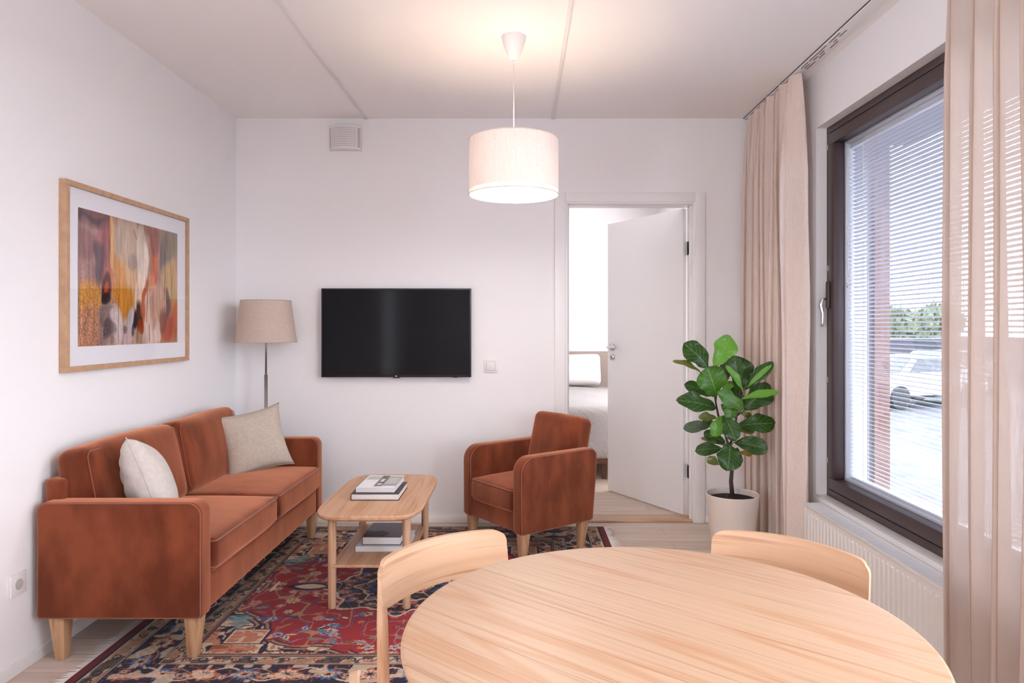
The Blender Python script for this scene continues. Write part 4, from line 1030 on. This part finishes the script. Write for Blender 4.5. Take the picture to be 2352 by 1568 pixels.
b.build('trunk', M['bark'], plant, smooth=True)
def leaf_mat(name, c, vein, back=None, rough=.32):
    m = mat(name, c, rough, spec=.35, coat=.05); nt = m.node_tree; N = nt.nodes; L = nt.links; b = N['Principled BSDF']
    uv = N.new('ShaderNodeUVMap'); uv.uv_map = 'UVMap'; sp = N.new('ShaderNodeSeparateXYZ'); L.new(uv.outputs[0], sp.inputs[0])
    def mth(op, a, c_=None, v=None):
        n = N.new('ShaderNodeMath'); n.operation = op; L.new(a, n.inputs[0])
        if c_ is not None: L.new(c_, n.inputs[1])
        elif v is not None: n.inputs[1].default_value = v
        return n.outputs[0]
    u = mth('ABSOLUTE', mth('SUBTRACT', sp.outputs[0], v=.5))       # 0 at the midrib .. .5 at the edge
    mid = mth('LESS_THAN', u, v=.016)
    t = mth('SUBTRACT', sp.outputs[1], mth('MULTIPLY', u, v=.62))
    fr_ = mth('FRACT', mth('MULTIPLY', t, v=6.5)); lat = mth('LESS_THAN', mth('ABSOLUTE', mth('SUBTRACT', fr_, v=.5)), v=.05)
    ve = mth('MULTIPLY', mth('MAXIMUM', mid, mth('MULTIPLY', lat, v=.6)), v=.8)
    nz = N.new('ShaderNodeTexNoise'); nz.inputs['Scale'].default_value = 14
    mr = N.new('ShaderNodeMapRange'); mr.inputs['To Min'].default_value = .65; mr.inputs['To Max'].default_value = 1.35; L.new(nz.outputs[0], mr.inputs['Value'])
    m0 = N.new('ShaderNodeMix'); m0.data_type = 'RGBA'; m0.blend_type = 'MULTIPLY'; m0.inputs['Factor'].default_value = 1; m0.inputs['A'].default_value = (*c, 1); L.new(mr.outputs[0], m0.inputs['B'])
    mx = N.new('ShaderNodeMix'); mx.data_type = 'RGBA'; L.new(ve, mx.inputs['Factor']); L.new(m0.outputs['Result'], mx.inputs['A']); mx.inputs['B'].default_value = (*vein, 1)
    L.new(mx.outputs['Result'], b.inputs['Base Color'])
    bp = N.new('ShaderNodeBump'); bp.inputs['Strength'].default_value = .35; bp.inputs['Distance'].default_value = .003; bp.invert = True
    L.new(ve, bp.inputs['Height']); L.new(bp.outputs[0], b.inputs['Normal'])
    out = N['Material Output']; tr = N.new('ShaderNodeBsdfTranslucent'); L.new(mx.outputs['Result'], tr.inputs['Color'])
    ms = N.new('ShaderNodeMixShader'); ms.inputs[0].default_value = .22; L.new(b.outputs[0], ms.inputs[1]); L.new(tr.outputs[0], ms.inputs[2]); L.new(ms.outputs[0], out.inputs['Surface'])
    return m
LM = {'d': leaf_mat('dark_leaf', (.026, .072, .010), (.17, .28, .09)), 'm': leaf_mat('mid_leaf', (.060, .17, .016), (.22, .38, .10)), 'l': leaf_mat('light_leaf', (.13, .33, .035), (.22, .42, .09)),
      'o': leaf_mat('olive_leaf', (.14, .16, .03), (.24, .25, .09)), 'g': leaf_mat('grey_green_leaf', (.07, .10, .055), (.20, .24, .14)), 'y': leaf_mat('yellow_leaf', (.33, .20, .015), (.4, .3, .06))}
LEAVES = [  # base, tip, width, depth at base, depth at tip, tone, tilt of the face
 ((385, 318), (208, 146), 150, 0, .0, 'd', .35), ((425, 305), (540, 95), 150, -.02, .02, 'l', .2), ((330, 350), (136, 268), 52, 0, -.02, 'o', .9), ((440, 512), (370, 305), 205, -.05, -.10, 'm', .3),
 ((430, 505), (213, 432), 95, -.02, -.03, 'd', .5), ((440, 597), (160, 540), 128, -.03, -.08, 'd', .5), ((455, 450), (520, 238), 95, .04, .07, 'g', -.2), ((600, 480), (600, 236), 170, .03, .06, 'd', .1), ((590, 420), (560, 228), 110, -.01, -.02, 'd', .2),
 ((625, 485), (505, 298), 55, -.02, -.05, 'l', .8), ((632, 468), (834, 275), 88, 0, -.03, 'd', .6), ((650, 455), (822, 295), 36, -.01, -.045, 'l', .8), ((612, 605), (815, 440), 165, .03, .06, 'd', .2), ((608, 530), (872, 484), 62, -.03, -.06, 'l', .8),
 ((636, 608), (440, 485), 110, -.04, -.10, 'm', .4), ((580, 658), (470, 575), 95, -.01, -.06, 'm', .3), ((478, 470), (556, 415), 55, .03, .05, 'l', .3), ((440, 662), (314, 655), 62, .03, .05, 'o', .4), ((400, 712), (207, 738), 82, -.01, -.06, 'g', .5),
 ((480, 648), (408, 790), 100, -.03, -.07, 'l', .0), ((490, 645), (572, 822), 120, -.05, -.11, 'd', .1), ((586, 716), (846, 700), 135, .01, .03, 'd', .5), ((575, 742), (705, 752), 60, .04, .06, 'o', .4), ((560, 832), (796, 885), 130, -.02, -.06, 'd', .5),
 ((472, 872), (290, 890), 92, .0, -.03, 'd', .4), ((532, 838), (515, 1028), 175, -.05, -.12, 'd', .05), ((455, 985), (376, 940), 66, .05, .08, 'o', .3), ((588, 902), (690, 912), 42, .05, .08, 'y', .3), ((585, 870), (560, 1010), 90, .02, .03, 'd', .0),
 ((505, 852), (330, 800), 42, .03, .05, 'o', .5), ((500, 835), (352, 760), 90, .03, .06, 'd', .3), ((605, 620), (690, 665), 48, .04, .07, 'o', .3), ((600, 610), (560, 430), 90, .05, .07, 'd', .1), ((420, 690), (340, 690), 60, .04, .08, 'd', .2)]
def make_leaf(i, spec):
    bpt, tpt, w, d0, d1, tone, tilt = spec
    B = Q(bpt[0], bpt[1], d0); Tp = Q(tpt[0], tpt[1], d1); Lv = Tp-B; Ln = Lv.length; ax = Lv.normalized()
    nrm = Vector((0, -1, tilt)).normalized(); side = ax.cross(nrm).normalized(); nr = side.cross(ax).normalized()
    if nr.y > 0: nr = -nr
    wd = w/3.017*PYD/FPX/2*1.12; rs = random.Random(i); cv = rs.uniform(.06, .16)*Ln; fold = rs.uniform(.15, .4); ph = rs.random()*6; NU_, NV_ = 22, 12
    V = []; UVs = []
    for a in range(NU_+1):
        t = a/NU_
        prof = (math.sin(PI*min(1, t**1.15))**.52)*(.66+.34*math.sin(min(1, t*1.05)*PI*.66))
        prof *= 1-.13*math.exp(-((t-.38)/.13)**2)
        if t > .97: prof *= .9
        for c in range(NV_+1):
            s = 2*c/NV_-1; ww = wd*prof*(1+.06*math.sin(11*t+ph+2*s))
            p = B+ax*(Ln*t)+side*(s*ww*(1-.08*fold))+nr*(cv*math.sin(PI*t)*.8-cv*.5*t*0 - fold*abs(s)**1.3*ww*-.45 + .16*wd*math.sin(12*t+ph+s)*s*s)
            V.append(p); UVs.append((c/NV_, t))
    F = [(a*(NV_+1)+c, (a+1)*(NV_+1)+c, (a+1)*(NV_+1)+c+1, a*(NV_+1)+c+1) for a in range(NU_) for c in range(NV_)]
    me = bpy.data.meshes.new('leaf'); me.from_pydata(V, [], F); me.update(); ul = me.uv_layers.new(name='UVMap')
    for lp in me.loops: ul.data[lp.index].uv = UVs[lp.vertex_index]
    return put('leaf', me, LM[tone], plant, smooth=True)
stem_pts = [Q(420, 300), Q(425, 480), Q(435, 560), Q(455, 660, -.01), Q(500, 780, -.01), Q(590, 330, .03), Q(605, 470, .02), Q(590, 560, .01), Q(578, 650, .02), Q(565, 780, .02), Q(525, 860), Q(540, 930)]
for i, s in enumerate(LEAVES):
    lf_ = make_leaf(i, s)
    B = Q(s[0][0], s[0][1], s[3]); n = min(stem_pts, key=lambda q: (q-B).length + (0.04 if q.z > B.z else 0))
    if (n-B).length < .004: n = B+Vector((0, .004, -.006))
    b = MB(); b.tube([n, (n+B)/2+Vector((0, 0, -.004)), B+(B-n)*.05], [.0028, .0024, .002], 6)
    b.build('leaf_stem', M['bark'], lf_, smooth=True)

# ------------------------------------------------------------------ bed in the next room
bed = tag(empty('bed', (.22, 6.7, 0)), 'bed with pale quilted cover and taupe headboard seen through the open door', 'bed')
def bd(o): o.parent = bed; o.matrix_parent_inverse = Matrix.Translation(-bed.location); return o
BX0, BX1, BY0, BY1 = -.50, .97, 5.66, 7.64
M['taupe'] = mat('taupe_fabric', (.36, .29, .25), .9, bump=(200, .3))
bd(sbox('headboard', BX0-.03, BX1+.05, 7.645, 7.735, .15, .985, .04, (0, .0, .0), 'taupe'))
bd(sbox('mattress', BX0+.02, BX1-.02, BY0+.03, BY1, .20, .56, .05, (0, 0, .01), 'linen_pale'))
bd(MB().box((BX0+.03, BY0+.05, .13), (BX1-.03, BY1-.02, .20)).build('bed_base', mat('brown_bed_base', (.16, .08, .05), .7), bevel=.005))
for x in (BX0+.1, .735-.04):
    for y in (BY0+.09, BY1-.1):
        bd(tleg(x, y, .135, .022, .018).build('leg', mat('dark_wood_leg', (.10, .05, .03), .6)))
def quilt_mat():
    m = mat('quilted_cotton', (.74, .70, .68), .9); nt = m.node_tree; N = nt.nodes; L = nt.links
    tc = N.new('ShaderNodeTexCoord'); w = N.new('ShaderNodeTexWave'); w.wave_type = 'BANDS'; w.bands_direction = 'DIAGONAL'; w.inputs['Scale'].default_value = 30; w.inputs['Distortion'].default_value = 3; w.inputs['Detail Scale'].default_value = 6
    L.new(tc.outputs['Object'], w.inputs['Vector']); bp = N.new('ShaderNodeBump'); bp.inputs['Strength'].default_value = .9; bp.inputs['Distance'].default_value = .012
    L.new(w.outputs[1], bp.inputs['Height']); L.new(bp.outputs[0], N['Principled BSDF'].inputs['Normal'])
    r = N.new('ShaderNodeMapRange'); r.inputs['To Min'].default_value = .80; r.inputs['To Max'].default_value = 1; L.new(w.outputs[1], r.inputs['Value'])
    mx = N.new('ShaderNodeMix'); mx.data_type = 'RGBA'; mx.blend_type = 'MULTIPLY'; mx.inputs['Factor'].default_value = 1; mx.inputs['A'].default_value = (.76, .72, .70, 1); L.new(r.outputs[0], mx.inputs['B']); L.new(mx.outputs['Result'], N['Principled BSDF'].inputs['Base Color'])
    return m
M['quilt'] = quilt_mat()
b = softbox(((BX1-BX0)/2+.015, 1.0, .215), .07, (0, 0, .02), 20, .006, 3, T((BX0+BX1)/2, 6.64, .392))
cov = b.build('bedspread', M['quilt'], smooth=True, merge=True)
tag(cov, 'pale quilted bedspread draped over the bed to near the floor', 'bedspread')
for i, (px_, lab) in enumerate(((.56, 'striped white pillow against the headboard, showing in the doorway'),)):
    t = tag(empty('pillow', (px_, 7.45, .795)), lab, 'pillow'); t.rotation_euler = (math.radians(-20), 0, 0)
    softbox((.30, .07, .165), .045, (.0, .05, .0), 12, .004, i).build('pillowcase', mat('striped_cotton_%d' % i, (.76, .72, .70), .9, bump=(20, .2)), t, smooth=True, merge=True)
